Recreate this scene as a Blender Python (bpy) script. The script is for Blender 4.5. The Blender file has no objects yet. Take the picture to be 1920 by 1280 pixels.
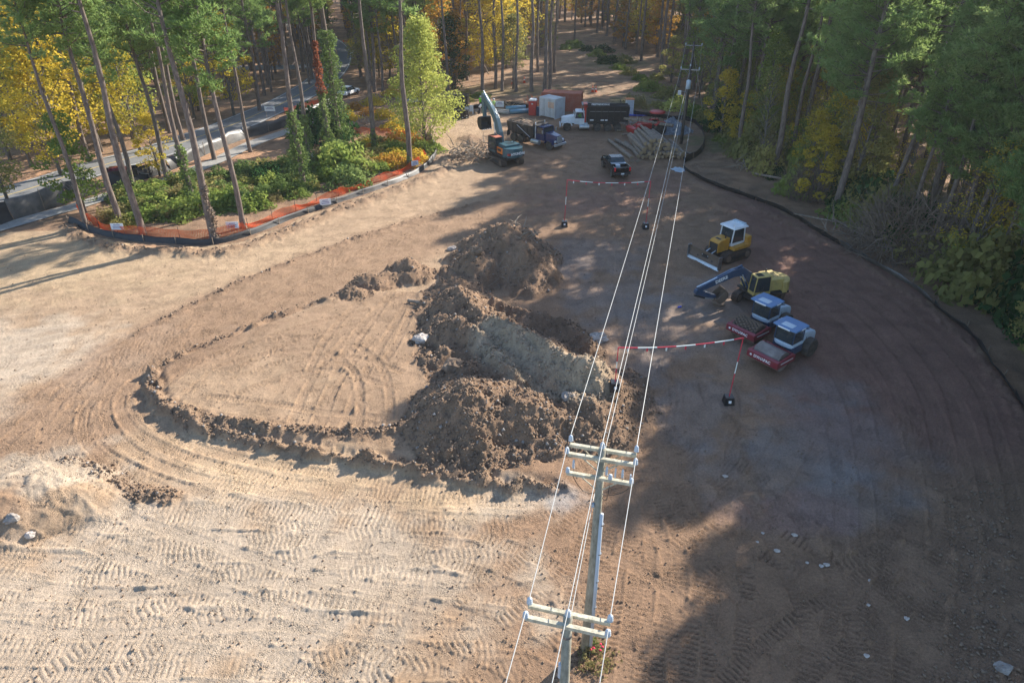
import bpy, math, random
import numpy as np
from mathutils import Vector, Matrix
sc = bpy.context.scene
R_ = math.radians
# ---------------- camera, sky, sun, exposure ----------------
CAMH, PITCH, FOC = 24.0, R_(30.7), 1297.0      # metres, below horizon, focal length in 1920-wide pixels
cam = bpy.data.objects.new('camera', bpy.data.cameras.new('camera'))
sc.collection.objects.link(cam)
cam.location = (0, 0, CAMH); cam.rotation_euler = (math.pi/2 - PITCH, 0, 0)
cam.data.sensor_width = 36; cam.data.lens = FOC/1920*36
cam.data.clip_start = .2; cam.data.clip_end = 5000
sc.camera = cam
SUN_AZ, SUN_EL = R_(42), R_(29)                # direction towards the sun, measured from +X
w = bpy.data.worlds.new('World'); sc.world = w; w.use_nodes = True
nt = w.node_tree; bg = nt.nodes['Background']
sky = nt.nodes.new('ShaderNodeTexSky'); sky.sky_type = 'NISHITA'; sky.sun_disc = False
sky.sun_elevation = SUN_EL; sky.sun_rotation = math.pi/2 - SUN_AZ
sky.air_density = 1.0; sky.dust_density = .8; sky.ozone_density = 2.5; sky.altitude = 100
nt.links.new(sky.outputs[0], bg.inputs[0]); bg.inputs[1].default_value = .14
sl = bpy.data.lights.new('sun', 'SUN'); sl.energy = 5.0; sl.angle = R_(.5); sl.color = (1, .93, .82)
so = bpy.data.objects.new('sun', sl); sc.collection.objects.link(so)
sd = Vector((math.cos(SUN_EL)*math.cos(SUN_AZ), math.cos(SUN_EL)*math.sin(SUN_AZ), math.sin(SUN_EL)))
so.rotation_euler = (-sd).to_track_quat('-Z', 'Y').to_euler(); so.location = sd*200
sc.view_settings.view_transform = 'Standard'; sc.view_settings.look = 'None'
sc.view_settings.gamma = 1; sc.view_settings.exposure = 1.12
sc.view_settings.use_curve_mapping = False
sc.cycles.max_bounces = 6; sc.cycles.diffuse_bounces = 3; sc.cycles.transmission_bounces = 4
sc.cycles.transparent_max_bounces = 8; sc.cycles.glossy_bounces = 2
sc.cycles.use_denoising = True

# ---------------- helpers ----------------
C = sc.collection
rnd = random.Random(7); nr = np.random.RandomState(7)
CP, SP = math.cos(PITCH), math.sin(PITCH)
def G(px, py, z=0.0):                           # photo pixel -> point on the level z
    a = (px-960)/FOC; b = (640-py)/FOC
    dx, dy, dz = a, CP+b*SP, -SP+b*CP
    t = (z-CAMH)/dz
    return (dx*t, dy*t)
def PX(x, y, z=0.0):
    d = y*CP + (CAMH-z)*SP; u = y*SP - (CAMH-z)*CP
    return (960+FOC*x/d, 640-FOC*u/d)
def tag(o, label=None, cat=None, group=None, kind=None):
    if label: o['label'] = label
    if cat: o['category'] = cat
    if group: o['group'] = group
    if kind: o['kind'] = kind
    return o
def thing(name, label, cat, loc=(0,0,0), rz=0.0, group=None, rot=None):
    o = bpy.data.objects.new(name, None); C.objects.link(o); o.location = loc
    o.rotation_euler = rot if rot else (0, 0, rz); o.empty_display_size = .3
    return tag(o, label, cat, group)
def np_mesh(name, V, F, mat=None, smooth=False, col=None):
    V = np.asarray(V, dtype=np.float32); F = np.asarray(F, dtype=np.int32); k = F.shape[1]
    me = bpy.data.meshes.new(name); me.vertices.add(len(V)); me.vertices.foreach_set('co', V.ravel())
    me.loops.add(F.size); me.loops.foreach_set('vertex_index', F.ravel())
    me.polygons.add(len(F)); me.polygons.foreach_set('loop_start', np.arange(0, F.size, k, dtype=np.int32))
    me.polygons.foreach_set('loop_total', np.full(len(F), k, dtype=np.int32))
    if smooth: me.polygons.foreach_set('use_smooth', np.ones(len(F), dtype=bool))
    me.update(calc_edges=True)
    if col is not None:
        a = me.color_attributes.new('col', 'FLOAT_COLOR', 'POINT')
        a.data.foreach_set('color', np.asarray(col, dtype=np.float32).ravel())
    if mat: me.materials.append(mat)
    return me
def link(name, me, parent=None, loc=None, rz=None):
    o = bpy.data.objects.new(name, me); C.objects.link(o)
    if parent: o.parent = parent
    if loc is not None: o.location = loc
    if rz is not None: o.rotation_euler = (0, 0, rz)
    return o
class MB:
    def __init__(s): s.v = []; s.f = []
    def add(s, vs, fs):
        n = len(s.v); s.v += [tuple(v) for v in vs]; s.f += [tuple(i+n for i in f) for f in fs]; return s
    def box(s, c, d, rot=None, taper=(1, 1)):
        x, y, z = d[0]/2, d[1]/2, d[2]/2; tx, ty = taper
        vs = [(-x,-y,-z),(x,-y,-z),(x,y,-z),(-x,y,-z),(-x*tx,-y*ty,z),(x*tx,-y*ty,z),(x*tx,y*ty,z),(-x*tx,y*ty,z)]
        if rot is not None:
            m = Matrix.Rotation(rot[1], 3, rot[0]); vs = [m @ Vector(v) for v in vs]
        return s.add([(v[0]+c[0], v[1]+c[1], v[2]+c[2]) for v in vs],
                     [(3,2,1,0),(4,5,6,7),(0,1,5,4),(1,2,6,5),(2,3,7,6),(3,0,4,7)])
    def hexa(s, p):
        return s.add(p, [(3,2,1,0),(4,5,6,7),(0,1,5,4),(1,2,6,5),(2,3,7,6),(3,0,4,7)])
    def prism(s, prof, y0, y1):                 # profile in x,z extruded along y
        n = len(prof)
        vs = [(p[0], y0, p[1]) for p in prof]+[(p[0], y1, p[1]) for p in prof]
        return s.add(vs, [tuple(range(n)), tuple(range(2*n-1, n-1, -1))]+[(i, i+n, (i+1) % n+n, (i+1) % n) for i in range(n)])
    def ring_path(s, pts, rs, n=8, caps=True):
        pts = [Vector(p) for p in pts]; base = len(s.v)
        for i, p in enumerate(pts):
            d = (pts[min(i+1, len(pts)-1)]-pts[max(i-1, 0)]).normalized()
            u = d.orthogonal().normalized() if i == 0 else (u-d*u.dot(d)).normalized()
            v = d.cross(u)
            for k in range(n):
                a = 2*math.pi*k/n; q = p+(u*math.cos(a)+v*math.sin(a))*rs[i]; s.v.append(tuple(q))
        for i in range(len(pts)-1):
            for k in range(n):
                a = base+i*n+k; b = base+i*n+(k+1) % n
                s.f.append((a, b, b+n, a+n))
        if caps:
            s.f.append(tuple(base+k for k in range(n-1, -1, -1))); s.f.append(tuple(base+(len(pts)-1)*n+k for k in range(n)))
        return s
    def tube(s, a, b, r, r2=None, n=10): return s.ring_path([a, b], [r, r if r2 is None else r2], n)
    def lathe(s, prof, c=(0,0,0), n=16):        # profile r,z about z
        b = len(s.v)
        for r, z in prof:
            for k in range(n):
                a = 2*math.pi*k/n; s.v.append((c[0]+r*math.cos(a), c[1]+r*math.sin(a), c[2]+z))
        for i in range(len(prof)-1):
            for k in range(n):
                s.f.append((b+i*n+k, b+i*n+(k+1) % n, b+(i+1)*n+(k+1) % n, b+(i+1)*n+k))
        s.f.append(tuple(b+k for k in range(n-1, -1, -1))); s.f.append(tuple(b+(len(prof)-1)*n+k for k in range(n)))
        return s
    def mesh(s, name, mat, smooth=False):
        me = bpy.data.meshes.new(name); me.from_pydata(s.v, [], s.f)
        if smooth: me.shade_smooth()
        if mat: me.materials.append(mat)
        me.update(); return me
    def build(s, name, mat, parent=None, bevel=0, smooth=False, label=None):
        o = link(name, s.mesh(name, mat, smooth), parent)
        if bevel:
            m = o.modifiers.new('bevel', 'BEVEL'); m.width = bevel; m.segments = 2; m.limit_method = 'ANGLE'; m.harden_normals = False
        if label: o['label'] = label
        return o
def text(s, size, mat, parent, M, name='lettering', extrude=.006, bold=.0):
    cu = bpy.data.curves.new('t', 'FONT'); cu.body = s; cu.size = size; cu.extrude = extrude; cu.offset = bold
    cu.align_x = 'CENTER'; cu.align_y = 'CENTER'; cu.resolution_u = 2
    t = bpy.data.objects.new('t', cu)
    me = bpy.data.meshes.new_from_object(t); me.name = name; bpy.data.objects.remove(t)
    me.materials.clear(); me.materials.append(mat)
    o = link(name, me, parent); o.matrix_local = M; return o
def frame(o, x, y):                             # matrix: text origin, reading direction, up direction
    x = Vector(x).normalized(); y = Vector(y); y = (y-x*y.dot(x)).normalized(); z = x.cross(y)
    return Matrix(((x.x, y.x, z.x, o[0]), (x.y, y.y, z.y, o[1]), (x.z, y.z, z.z, o[2]), (0, 0, 0, 1)))
# numpy gradient noise
_g = nr.rand(256, 256)*2*math.pi; _gx, _gy = np.cos(_g).astype(np.float32).ravel(), np.sin(_g).astype(np.float32).ravel()
def pn(x, y, s=0):
    x = np.asarray(x+s*17.31, dtype=np.float32); y = np.asarray(y+s*9.77, dtype=np.float32)
    xf = np.floor(x); yf = np.floor(y); fx = x-xf; fy = y-yf; xi = xf.astype(np.int32); yi = yf.astype(np.int32)
    u = fx*fx*fx*(fx*(fx*6-15)+10); v = fy*fy*fy*(fy*(fy*6-15)+10)
    def g(i, j, dx, dy): k = (((xi+i) & 255) << 8)+((yi+j) & 255); return _gx.take(k)*dx+_gy.take(k)*dy
    n00 = g(0, 0, fx, fy); n10 = g(1, 0, fx-1, fy); n01 = g(0, 1, fx, fy-1); n11 = g(1, 1, fx-1, fy-1)
    return ((n00*(1-u)+n10*u)*(1-v)+(n01*(1-u)+n11*u)*v)*1.5
def fbm(x, y, s=0, o=4, g=.5):
    t = 0; a = 1; n = 0
    for i in range(o): t = t+a*pn(x*2**i, y*2**i, s+i*3); n += a; a *= g
    return t/n
def sst(a, b, x): t = np.clip((x-a)/(b-a), 0, 1); return t*t*(3-2*t)
def seg_dist(X, Y, P):
    d = np.full(X.shape, 1e9)
    for (x0, y0), (x1, y1) in zip(P[:-1], P[1:]):
        dx, dy = x1-x0, y1-y0; L = dx*dx+dy*dy+1e-9
        t = np.clip(((X-x0)*dx+(Y-y0)*dy)/L, 0, 1)
        d = np.minimum(d, np.hypot(X-x0-t*dx, Y-y0-t*dy))
    return d
def inside(X, Y, P):
    r = np.zeros(np.shape(X), bool); n = len(P)
    for i in range(n):
        x0, y0 = P[i]; x1, y1 = P[(i+1) % n]
        if y0 == y1: continue
        c = ((y0 > Y) != (y1 > Y)) & (X < (x1-x0)*(Y-y0)/(y1-y0)+x0)
        r ^= c
    return r
def gp(L): return [G(*p) for p in L]
def smooth_path(P, step=1.0):
    P = [Vector((p[0], p[1])) for p in P]; P = [P[0]*2-P[1]]+P+[P[-1]*2-P[-2]]; out = []
    for i in range(1, len(P)-2):
        n = max(1, int((P[i+1]-P[i]).length/step))
        for k in range(n):
            t = k/n; a, b, c, d = P[i-1:i+3]
            q = .5*((2*b)+(c-a)*t+(2*a-5*b+4*c-d)*t*t+(3*b-a-3*c+d)*t**3); out.append((q.x, q.y))
    out.append((P[-2].x, P[-2].y)); return out

# ---------------- materials ----------------
def nodes(name):
    m = bpy.data.materials.new(name); m.use_nodes = True; t = m.node_tree
    return m, t, t.nodes['Principled BSDF'], t.nodes.new, t.links.new
def ramp(N, L, fac, stops):
    r = N('ShaderNodeValToRGB'); L(fac, r.inputs[0]); e = r.color_ramp.elements
    while len(e) < len(stops): e.new(.5)
    for i, (p, c) in enumerate(stops): e[i].position = p; e[i].color = (*c, 1)
    return r.outputs[0]
def noise(N, L, scale, detail=4, rough=.6, coord=None):
    n = N('ShaderNodeTexNoise'); n.inputs['Scale'].default_value = scale; n.inputs['Detail'].default_value = detail
    n.inputs['Roughness'].default_value = rough
    if coord: L(coord, n.inputs['Vector'])
    return n.outputs[0]
def paint(name, col, rough=.5, metal=0, dirt=.35, dirtcol=(.14, .095, .065), scale=2.5, spec=.5, grime=.55):
    m, t, b, N, L = nodes(name)
    tc = N('ShaderNodeTexCoord').outputs['Object']
    f = noise(N, L, scale, 6, .65, tc)
    mr = N('ShaderNodeMapRange'); L(f, mr.inputs[0]); mr.inputs[1].default_value = grime-.12; mr.inputs[2].default_value = grime+.22
    mr.inputs[3].default_value = 0; mr.inputs[4].default_value = dirt
    mx = N('ShaderNodeMix'); mx.data_type = 'RGBA'; L(mr.outputs[0], mx.inputs[0]); mx.inputs[6].default_value = (*col, 1); mx.inputs[7].default_value = (*dirtcol, 1)
    L(mx.outputs[2], b.inputs['Base Color'])
    ra = N('ShaderNodeMapRange'); L(f, ra.inputs[0]); ra.inputs[3].default_value = rough*.75; ra.inputs[4].default_value = min(1, rough*1.4)
    L(ra.outputs[0], b.inputs['Roughness'])
    b.inputs['Metallic'].default_value = metal; b.inputs['Specular IOR Level'].default_value = spec
    return m
M = {}
M['yellow'] = paint('yellow_paint', (.55, .27, .03), .45, dirt=.5)
M['pale_yellow'] = paint('faded_yellow_paint', (.55, .40, .12), .5, dirt=.4)
M['steel'] = paint('worn_steel', (.33, .34, .35), .4, .8, dirt=.6)
M['bright'] = paint('polished_steel', (.62, .66, .70), .3, .6, dirt=.2)
M['dark'] = paint('dark_steel', (.035, .037, .04), .55, .2, dirt=.5)
M['black'] = paint('black_paint', (.012, .013, .015), .35, dirt=.25)
M['gloss_black'] = paint('glossy_black_paint', (.008, .009, .011), .12, dirt=.12)
M['track'] = paint('muddy_track_steel', (.06, .048, .04), .8, .2, dirt=.85, dirtcol=(.15, .105, .075), scale=4, grime=.45)
M['mud'] = paint('mud_caked_steel', (.17, .12, .085), .9, 0, dirt=.6, dirtcol=(.24, .175, .13), scale=3)
M['bluegrey'] = paint('blue_grey_paint_with_sky', (.10, .22, .42), .35, dirt=.25)  # blue-grey roof paint, sky reflection put in as a brighter blue
M['lightblue'] = paint('light_grey_blue_paint', (.52, .62, .70), .3, dirt=.25)
M['boomblue'] = paint('dark_blue_grey_paint', (.025, .06, .12), .3, dirt=.3)
M['maroon'] = paint('dark_red_paint', (.22, .022, .035), .45, dirt=.35)
M['red'] = paint('red_paint', (.5, .03, .025), .4, dirt=.25)
M['cranered'] = paint('orange_red_paint', (.55, .05, .03), .4, dirt=.2)
M['orange'] = paint('orange_paint', (.75, .2, .03), .5, dirt=.25)
M['tealboom'] = paint('teal_paint_with_highlights', (.10, .17, .20), .3, dirt=.25, spec=.7)  # boom teal, lightened to hold its sunlit highlights in the colour
M['teal'] = paint('dark_teal_paint', (.03, .095, .12), .35, dirt=.3)
M['tealight'] = paint('pale_teal_paint', (.3, .42, .42), .35, dirt=.4)
M['white'] = paint('white_paint', (.75, .77, .78), .4, dirt=.22)
M['offwhite'] = paint('worn_white_paint', (.62, .65, .67), .5, dirt=.5, scale=1.2, dirtcol=(.35, .28, .22))
M['pureWhite'] = paint('clean_white', (.8, .8, .8), .5, dirt=.03)
M['navy'] = paint('deep_blue_paint', (.010, .026, .10), .2, dirt=.15)
M['rust'] = paint('faded_rust_orange_paint', (.42, .10, .045), .7, dirt=.6, dirtcol=(.5, .24, .17), scale=1.0, grime=.5)
M['rubber'] = paint('dusty_rubber', (.03, .028, .027), .9, dirt=.75, dirtcol=(.14, .115, .09), scale=3, grime=.45)
M['rim'] = paint('grey_wheel_rim', (.3, .31, .32), .45, .3, dirt=.5)
M['pipeblue'] = paint('blue_plastic_pipe', (.14, .30, .40), .4, dirt=.25)
M['concrete'] = paint('pale_concrete', (.40, .38, .33), .85, dirt=.4)
M['tarpblue'] = paint('blue_tarpaulin', (.02, .07, .55), .35, dirt=.1)
M['cloth'] = paint('black_silt_cloth', (.012, .012, .013), .5, dirt=.35, dirtcol=(.09, .08, .07), scale=.9)
M['cloth_dusty'] = paint('dusty_grey_silt_cloth', (.035, .033, .032), .42, dirt=.8, dirtcol=(.19, .17, .15), scale=.6, grime=.48)
M['net'] = paint('orange_safety_net', (.80, .13, .03), .6, dirt=.1)
M['stake'] = paint('grey_wooden_stake', (.22, .17, .12), .9, dirt=.4)
M['hivis'] = paint('lime_hi_vis_cloth', (.28, .85, .04), .7, dirt=.05)
M['hivis_pale'] = paint('pale_lime_cloth', (.55, .80, .25), .7, dirt=.1)
M['trousers'] = paint('dark_blue_cloth', (.03, .035, .05), .9, dirt=.2)
M['khaki'] = paint('khaki_cloth', (.32, .26, .18), .9, dirt=.2)
M['skin'] = paint('skin', (.42, .24, .16), .6, dirt=0)
M['hairbrown'] = paint('brown_hair', (.05, .03, .02), .8, dirt=0)
M['cone'] = paint('cone_orange', (.85, .12, .03), .5, dirt=.1)
M['tapered'] = paint('barrier_red', (.62, .03, .06), .5, dirt=.05)
M['porcelain'] = paint('grey_porcelain', (.50, .56, .62), .25, dirt=.05)
M['wire'] = paint('pale_aluminium_wire', (.50, .50, .47), .5, .2, dirt=.05)
M['conduit'] = paint('grey_plastic_conduit', (.52, .56, .60), .4, dirt=.1)
M['signyellow'] = paint('yellow_sign', (.8, .5, .02), .5, dirt=.05)
M['signink'] = paint('printed_ink', (.12, .08, .25), .6, dirt=.0)
M['taillight'] = paint('red_light_lens', (.75, .015, .02), .2, dirt=.02)
M['carred'] = paint('dark_red_car_paint', (.12, .015, .02), .25, dirt=.1)
M['silver'] = paint('silver_car_paint', (.45, .47, .5), .3, .4, dirt=.1)
M['seat'] = paint('black_vinyl', (.02, .02, .022), .7, dirt=.2)
M['flower'] = paint('red_petals', (.7, .03, .08), .6, dirt=0)
M['root'] = paint('pale_dead_wood', (.30, .235, .17), .9, dirt=.5, dirtcol=(.13, .09, .06), scale=1.5)
def glass(name, col=(.03, .05, .06)):
    m, t, b, N, L = nodes(name); b.inputs['Base Color'].default_value = (*col, 1); b.inputs['Roughness'].default_value = .06
    b.inputs['Specular IOR Level'].default_value = .7; b.inputs['Alpha'].default_value = .78; return m
M['glass'] = glass('tinted_cab_glass')
M['clearglass'] = glass('clear_cab_glass', (.06, .08, .09)); M['clearglass'].node_tree.nodes['Principled BSDF'].inputs['Alpha'].default_value = .35
def bark(name, c0, c1, scale=6):
    m, t, b, N, L = nodes(name); tc = N('ShaderNodeTexCoord').outputs['Object']
    mp = N('ShaderNodeMapping'); L(tc, mp.inputs[0]); mp.inputs['Scale'].default_value = (1, 1, .28)
    f = noise(N, L, scale, 5, .7, mp.outputs[0]); L(ramp(N, L, f, [(.3, c0), (.68, c1)]), b.inputs['Base Color'])
    bp = N('ShaderNodeBump'); bp.inputs['Strength'].default_value = .8; bp.inputs['Distance'].default_value = .05; L(f, bp.inputs['Height']); L(bp.outputs[0], b.inputs['Normal'])
    b.inputs['Roughness'].default_value = .95; return m
M['pinebark'] = bark('pine_bark', (.075, .055, .045), (.25, .195, .16))
M['greybark'] = bark('grey_bark', (.08, .07, .06), (.24, .21, .18))
M['log'] = bark('log_bark', (.13, .10, .075), (.38, .29, .215), 4)
M['polewood'] = bark('weathered_pole_wood', (.17, .155, .11), (.44, .40, .31), 5)
M['darkpole'] = bark('dark_pole_wood', (.045, .035, .03), (.12, .10, .085), 5)
M['armwood'] = bark('weathered_crossarm_wood', (.33, .30, .21), (.66, .60, .46), 5)
M['cutwood'] = paint('cut_wood_end', (.42, .29, .16), .9, dirt=.45, dirtcol=(.2, .13, .08), scale=6)
def leafmat(name, cols, trans=.56, var=.5):
    m, t, b, N, L = nodes(name); out = t.nodes['Material Output']; t.nodes.remove(b)
    oi = N('ShaderNodeObjectInfo'); at = N('ShaderNodeAttribute'); at.attribute_name = 'col'
    sep = N('ShaderNodeSeparateColor'); L(at.outputs[0], sep.inputs[0])
    ad = N('ShaderNodeMath'); ad.operation = 'MULTIPLY_ADD'; L(oi.outputs['Random'], ad.inputs[0]); ad.inputs[1].default_value = var
    ml = N('ShaderNodeMath'); ml.operation = 'MULTIPLY'; L(sep.outputs[0], ml.inputs[0]); ml.inputs[1].default_value = 1-var; L(ml.outputs[0], ad.inputs[2])
    c = ramp(N, L, ad.outputs[0], [(i/(len(cols)-1), cc) for i, cc in enumerate(cols)])
    df = N('ShaderNodeBsdfDiffuse'); tr = N('ShaderNodeBsdfTranslucent'); gl = N('ShaderNodeBsdfGlossy'); gl.inputs['Roughness'].default_value = .5
    L(c, df.inputs[0]); L(c, tr.inputs[0]); L(c, gl.inputs[0])
    m1 = N('ShaderNodeMixShader'); m1.inputs[0].default_value = trans; L(df.outputs[0], m1.inputs[1]); L(tr.outputs[0], m1.inputs[2])
    m2 = N('ShaderNodeMixShader'); m2.inputs[0].default_value = .06; L(m1.outputs[0], m2.inputs[1]); L(gl.outputs[0], m2.inputs[2])
    L(m2.outputs[0], out.inputs[0]); return m
M['needle'] = leafmat('pine_needles', [(.14, .22, .07), (.26, .37, .12), (.42, .50, .18)])
M['needle_dry'] = leafmat('pine_needles_pale', [(.16, .25, .08), (.26, .35, .12), (.36, .42, .17)])
M['leaf_green'] = leafmat('green_leaves', [(.11, .17, .04), (.22, .29, .07), (.40, .44, .12)])
M['leaf_olive'] = leafmat('olive_leaves', [(.17, .18, .065), (.31, .30, .10), (.50, .43, .14)])
M['leaf_yellow'] = leafmat('yellow_leaves', [(.30, .30, .06), (.60, .46, .06), (.80, .60, .10)])
M['leaf_orange'] = leafmat('orange_leaves', [(.26, .13, .04), (.50, .27, .05), (.72, .45, .09)])
M['leaf_lime'] = leafmat('yellow_green_leaves', [(.34, .38, .10), (.52, .54, .14), (.72, .66, .20)], .5)
M['leaf_dark'] = leafmat('dark_evergreen_leaves', [(.02, .055, .02), (.04, .09, .03), (.06, .12, .045)], .3)
M['ivy'] = leafmat('ivy_leaves', [(.10, .15, .05), (.18, .25, .08), (.32, .38, .14)])
M['redvine'] = leafmat('reddish_vine_leaves', [(.20, .07, .04), (.36, .13, .07), (.40, .22, .10)])
M['drygrass'] = leafmat('dry_grass', [(.20, .17, .07), (.33, .28, .12), (.42, .36, .18)])
M['twig'] = leafmat('dry_twigs', [(.12, .09, .07), (.22, .17, .13), (.30, .24, .19)], .1)
def clayrock(name, c0, c1):
    m, t, b, N, L = nodes(name); tc = N('ShaderNodeTexCoord').outputs['Object']
    f = noise(N, L, 3, 6, .7, tc); L(ramp(N, L, f, [(.3, c0), (.7, c1)]), b.inputs['Base Color'])
    bp = N('ShaderNodeBump'); bp.inputs['Strength'].default_value = .6; bp.inputs['Distance'].default_value = .05; L(f, bp.inputs['Height']); L(bp.outputs[0], b.inputs['Normal'])
    b.inputs['Roughness'].default_value = .95; return m
M['rockwhite'] = clayrock('pale_quartz_rock', (.28, .22, .18), (.62, .56, .5))
M['rockgrey'] = clayrock('grey_rock', (.17, .14, .12), (.4, .36, .32))
M['gravel'] = clayrock('blue_grey_gravel', (.14, .16, .19), (.42, .46, .52))
M['clodtan'] = clayrock('tan_soil_clod', (.24, .175, .12), (.40, .31, .22))
M['clod'] = clayrock('soil_clod', (.13, .085, .055), (.29, .205, .14))
# soil: per-vertex soil colour, grain and fine relief
def soilmat():
    m, t, b, N, L = nodes('bare_soil'); tc = N('ShaderNodeNewGeometry').outputs['Position']
    at = N('ShaderNodeAttribute'); at.attribute_name = 'col'
    f1 = noise(N, L, 9, 6, .72, tc); f2 = noise(N, L, .55, 5, .65, tc); f3 = noise(N, L, 38, 3, .7, tc)
    def mr(f, a, b_, lo, hi):
        n = N('ShaderNodeMapRange'); L(f, n.inputs[0]); n.inputs[1].default_value = a; n.inputs[2].default_value = b_; n.inputs[3].default_value = lo; n.inputs[4].default_value = hi; return n.outputs[0]
    def mul(x, y):
        n = N('ShaderNodeMath'); n.operation = 'MULTIPLY'; L(x, n.inputs[0]); L(y, n.inputs[1]); return n.outputs[0]
    k = mul(mul(mr(f1, .3, .7, .76, 1.22), mr(f2, .3, .7, .86, 1.14)), mr(f3, .3, .7, .74, 1.24))
    vm = N('ShaderNodeVectorMath'); vm.operation = 'SCALE'; L(at.outputs[0], vm.inputs[0]); L(k, vm.inputs[3])
    L(vm.outputs[0], b.inputs['Base Color'])
    vo = N('ShaderNodeTexVoronoi'); vo.inputs['Scale'].default_value = 7.5; vo.feature = 'SMOOTH_F1'; vo.inputs['Randomness'].default_value = 1
    wp = N('ShaderNodeVectorMath'); wp.operation = 'ADD'; nv = N('ShaderNodeTexNoise'); nv.inputs['Scale'].default_value = 5; L(tc, nv.inputs['Vector']); L(tc, wp.inputs[0]); L(nv.outputs['Color'], wp.inputs[1]); L(wp.outputs[0], vo.inputs['Vector'])
    f4 = noise(N, L, .9, 3, .6, tc); crumb = mul(mr(vo.outputs['Distance'], .12, .45, 1, 0), mr(f4, .46, .62, .15, 1.5))
    ad0 = N('ShaderNodeMath'); ad0.operation = 'ADD'; L(f1, ad0.inputs[0]); L(f3, ad0.inputs[1])
    ad = N('ShaderNodeMath'); ad.operation = 'ADD'; L(ad0.outputs[0], ad.inputs[0]); L(crumb, ad.inputs[1])
    bp = N('ShaderNodeBump'); bp.inputs['Strength'].default_value = .95; bp.inputs['Distance'].default_value = .05; L(ad.outputs[0], bp.inputs['Height']); L(bp.outputs[0], b.inputs['Normal'])
    b.inputs['Roughness'].default_value = .93; b.inputs['Specular IOR Level'].default_value = .25; return m
M['soil'] = soilmat()
M['asphalt'] = clayrock('worn_asphalt', (.13, .13, .135), (.20, .20, .20))
M['pathgravel'] = clayrock('pale_path_surface', (.22, .21, .19), (.36, .34, .31))
M['litter'] = clayrock('far_leaf_litter', (.12, .08, .05), (.26, .17, .10))
M['roadline'] = paint('worn_yellow_road_paint', (.6, .42, .1), .7, dirt=.3)
M['roadwhite'] = paint('worn_white_road_paint', (.6, .6, .58), .7, dirt=.3)
#@@GROUND
# ---------------- ground: one relief sheet, finer near, coarser far ----------------
NR, NC = 660, 940
_a = np.radians(np.concatenate([np.linspace(62, 12, 530), np.linspace(11.9, 3.0, NR-530)]))
YR = CAMH/np.tan(_a)                            # row positions
TC = np.linspace(-1, 1, NC); HW = 12.5+.78*YR
X = (TC[None, :]*HW[:, None]).astype(np.float32); Y = np.repeat(YR[:, None], NC, 1).astype(np.float32)
site_px = [(-700, 1500), (-700, 440), (0, 440), (130, 432), (200, 452), (300, 462), (400, 464), (480, 446), (560, 410), (650, 380), (740, 350), (800, 322), (822, 290), (806, 262), (800, 232),
           (850, 214), (940, 200), (1000, 200), (1080, 196), (1180, 206), (1225, 214), (1270, 224), (1305, 238), (1322, 262), (1312, 290), (1290, 318), (1330, 342), (1400, 369), (1470, 395), (1530, 432), (1590, 467), (1650, 502), (1710, 537),
           (1770, 587), (1830, 637), (1870, 697), (1920, 767), (2000, 900), (2100, 1500)]
site = gp(site_px)
wx = X+.9*pn(X*.35, Y*.35, 1); wy = Y+.9*pn(X*.35, Y*.35, 2)
IN = inside(wx, wy, site)
corr = inside(wx, wy, gp([(800, 240), (830, 190), (880, 168), (960, 130), (1030, 100), (1040, 60), (1075, 52), (1120, 75), (1180, 120), (1240, 160), (1320, 215), (1330, 300), (1270, 320), (1100, 260)]))
isl_px = [(287, 705), (293, 745), (330, 785), (400, 812), (500, 836), (620, 858), (760, 880), (860, 905), (960, 918), (1060, 920), (1120, 880), (1180, 780), (1175, 720), (1110, 650), (1000, 600), (900, 560), (800, 545), (660, 545), (560, 585), (450, 625), (360, 660), (310, 682)]
isl = gp(isl_px); ISL = inside(X+.25*pn(X, Y, 3), Y+.25*pn(X, Y, 4), isl)
dI = seg_dist(X, Y, isl+[isl[0]])
Z = .16*fbm(X/14, Y/14, 5, 2)
ISLF = np.where(ISL, sst(0, .9, dI), 0)*np.where(Y < 48, 1, .3)
Z = Z+.38*ISLF
rough = .034*fbm(X/.9, Y/.9, 6, 4, .6)+.045*np.abs(fbm(X/2.1, Y/2.1, 16, 3))
cl = fbm(X/.55, Y/.55, 8, 4, .62); clod = np.maximum(0, cl)**.8*.9+.8*(1-np.abs(pn(X/.8, Y/.8, 9))*2.2)+.55*np.abs(pn(X/.3, Y/.3, 10))
cmask = np.zeros_like(X)
def line_bump(px, h, wd, cm=1.0, wob=.35, path=None):
    global Z, cmask
    P = smooth_path(gp(px) if path is None else path, 1.2)
    xs = [p[0] for p in P]; ys = [p[1] for p in P]
    r = np.where((YR > min(ys)-4) & (YR < max(ys)+4))[0]
    if len(r) == 0: return
    s = slice(r[0], r[-1]+1); d = seg_dist(X[s]+wob*pn(X[s]*1.1, Y[s]*1.1, 11), Y[s]+wob*pn(X[s]*1.1, Y[s]*1.1, 12), P)
    k = np.exp(-(d/wd)**2); hh = h*(1+.7*pn(X[s]*.8, Y[s]*.8, 13))
    Z[s] += hh*k; cmask[s] = np.maximum(cmask[s], cm*np.exp(-(d/(wd*1.5))**2))
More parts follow.
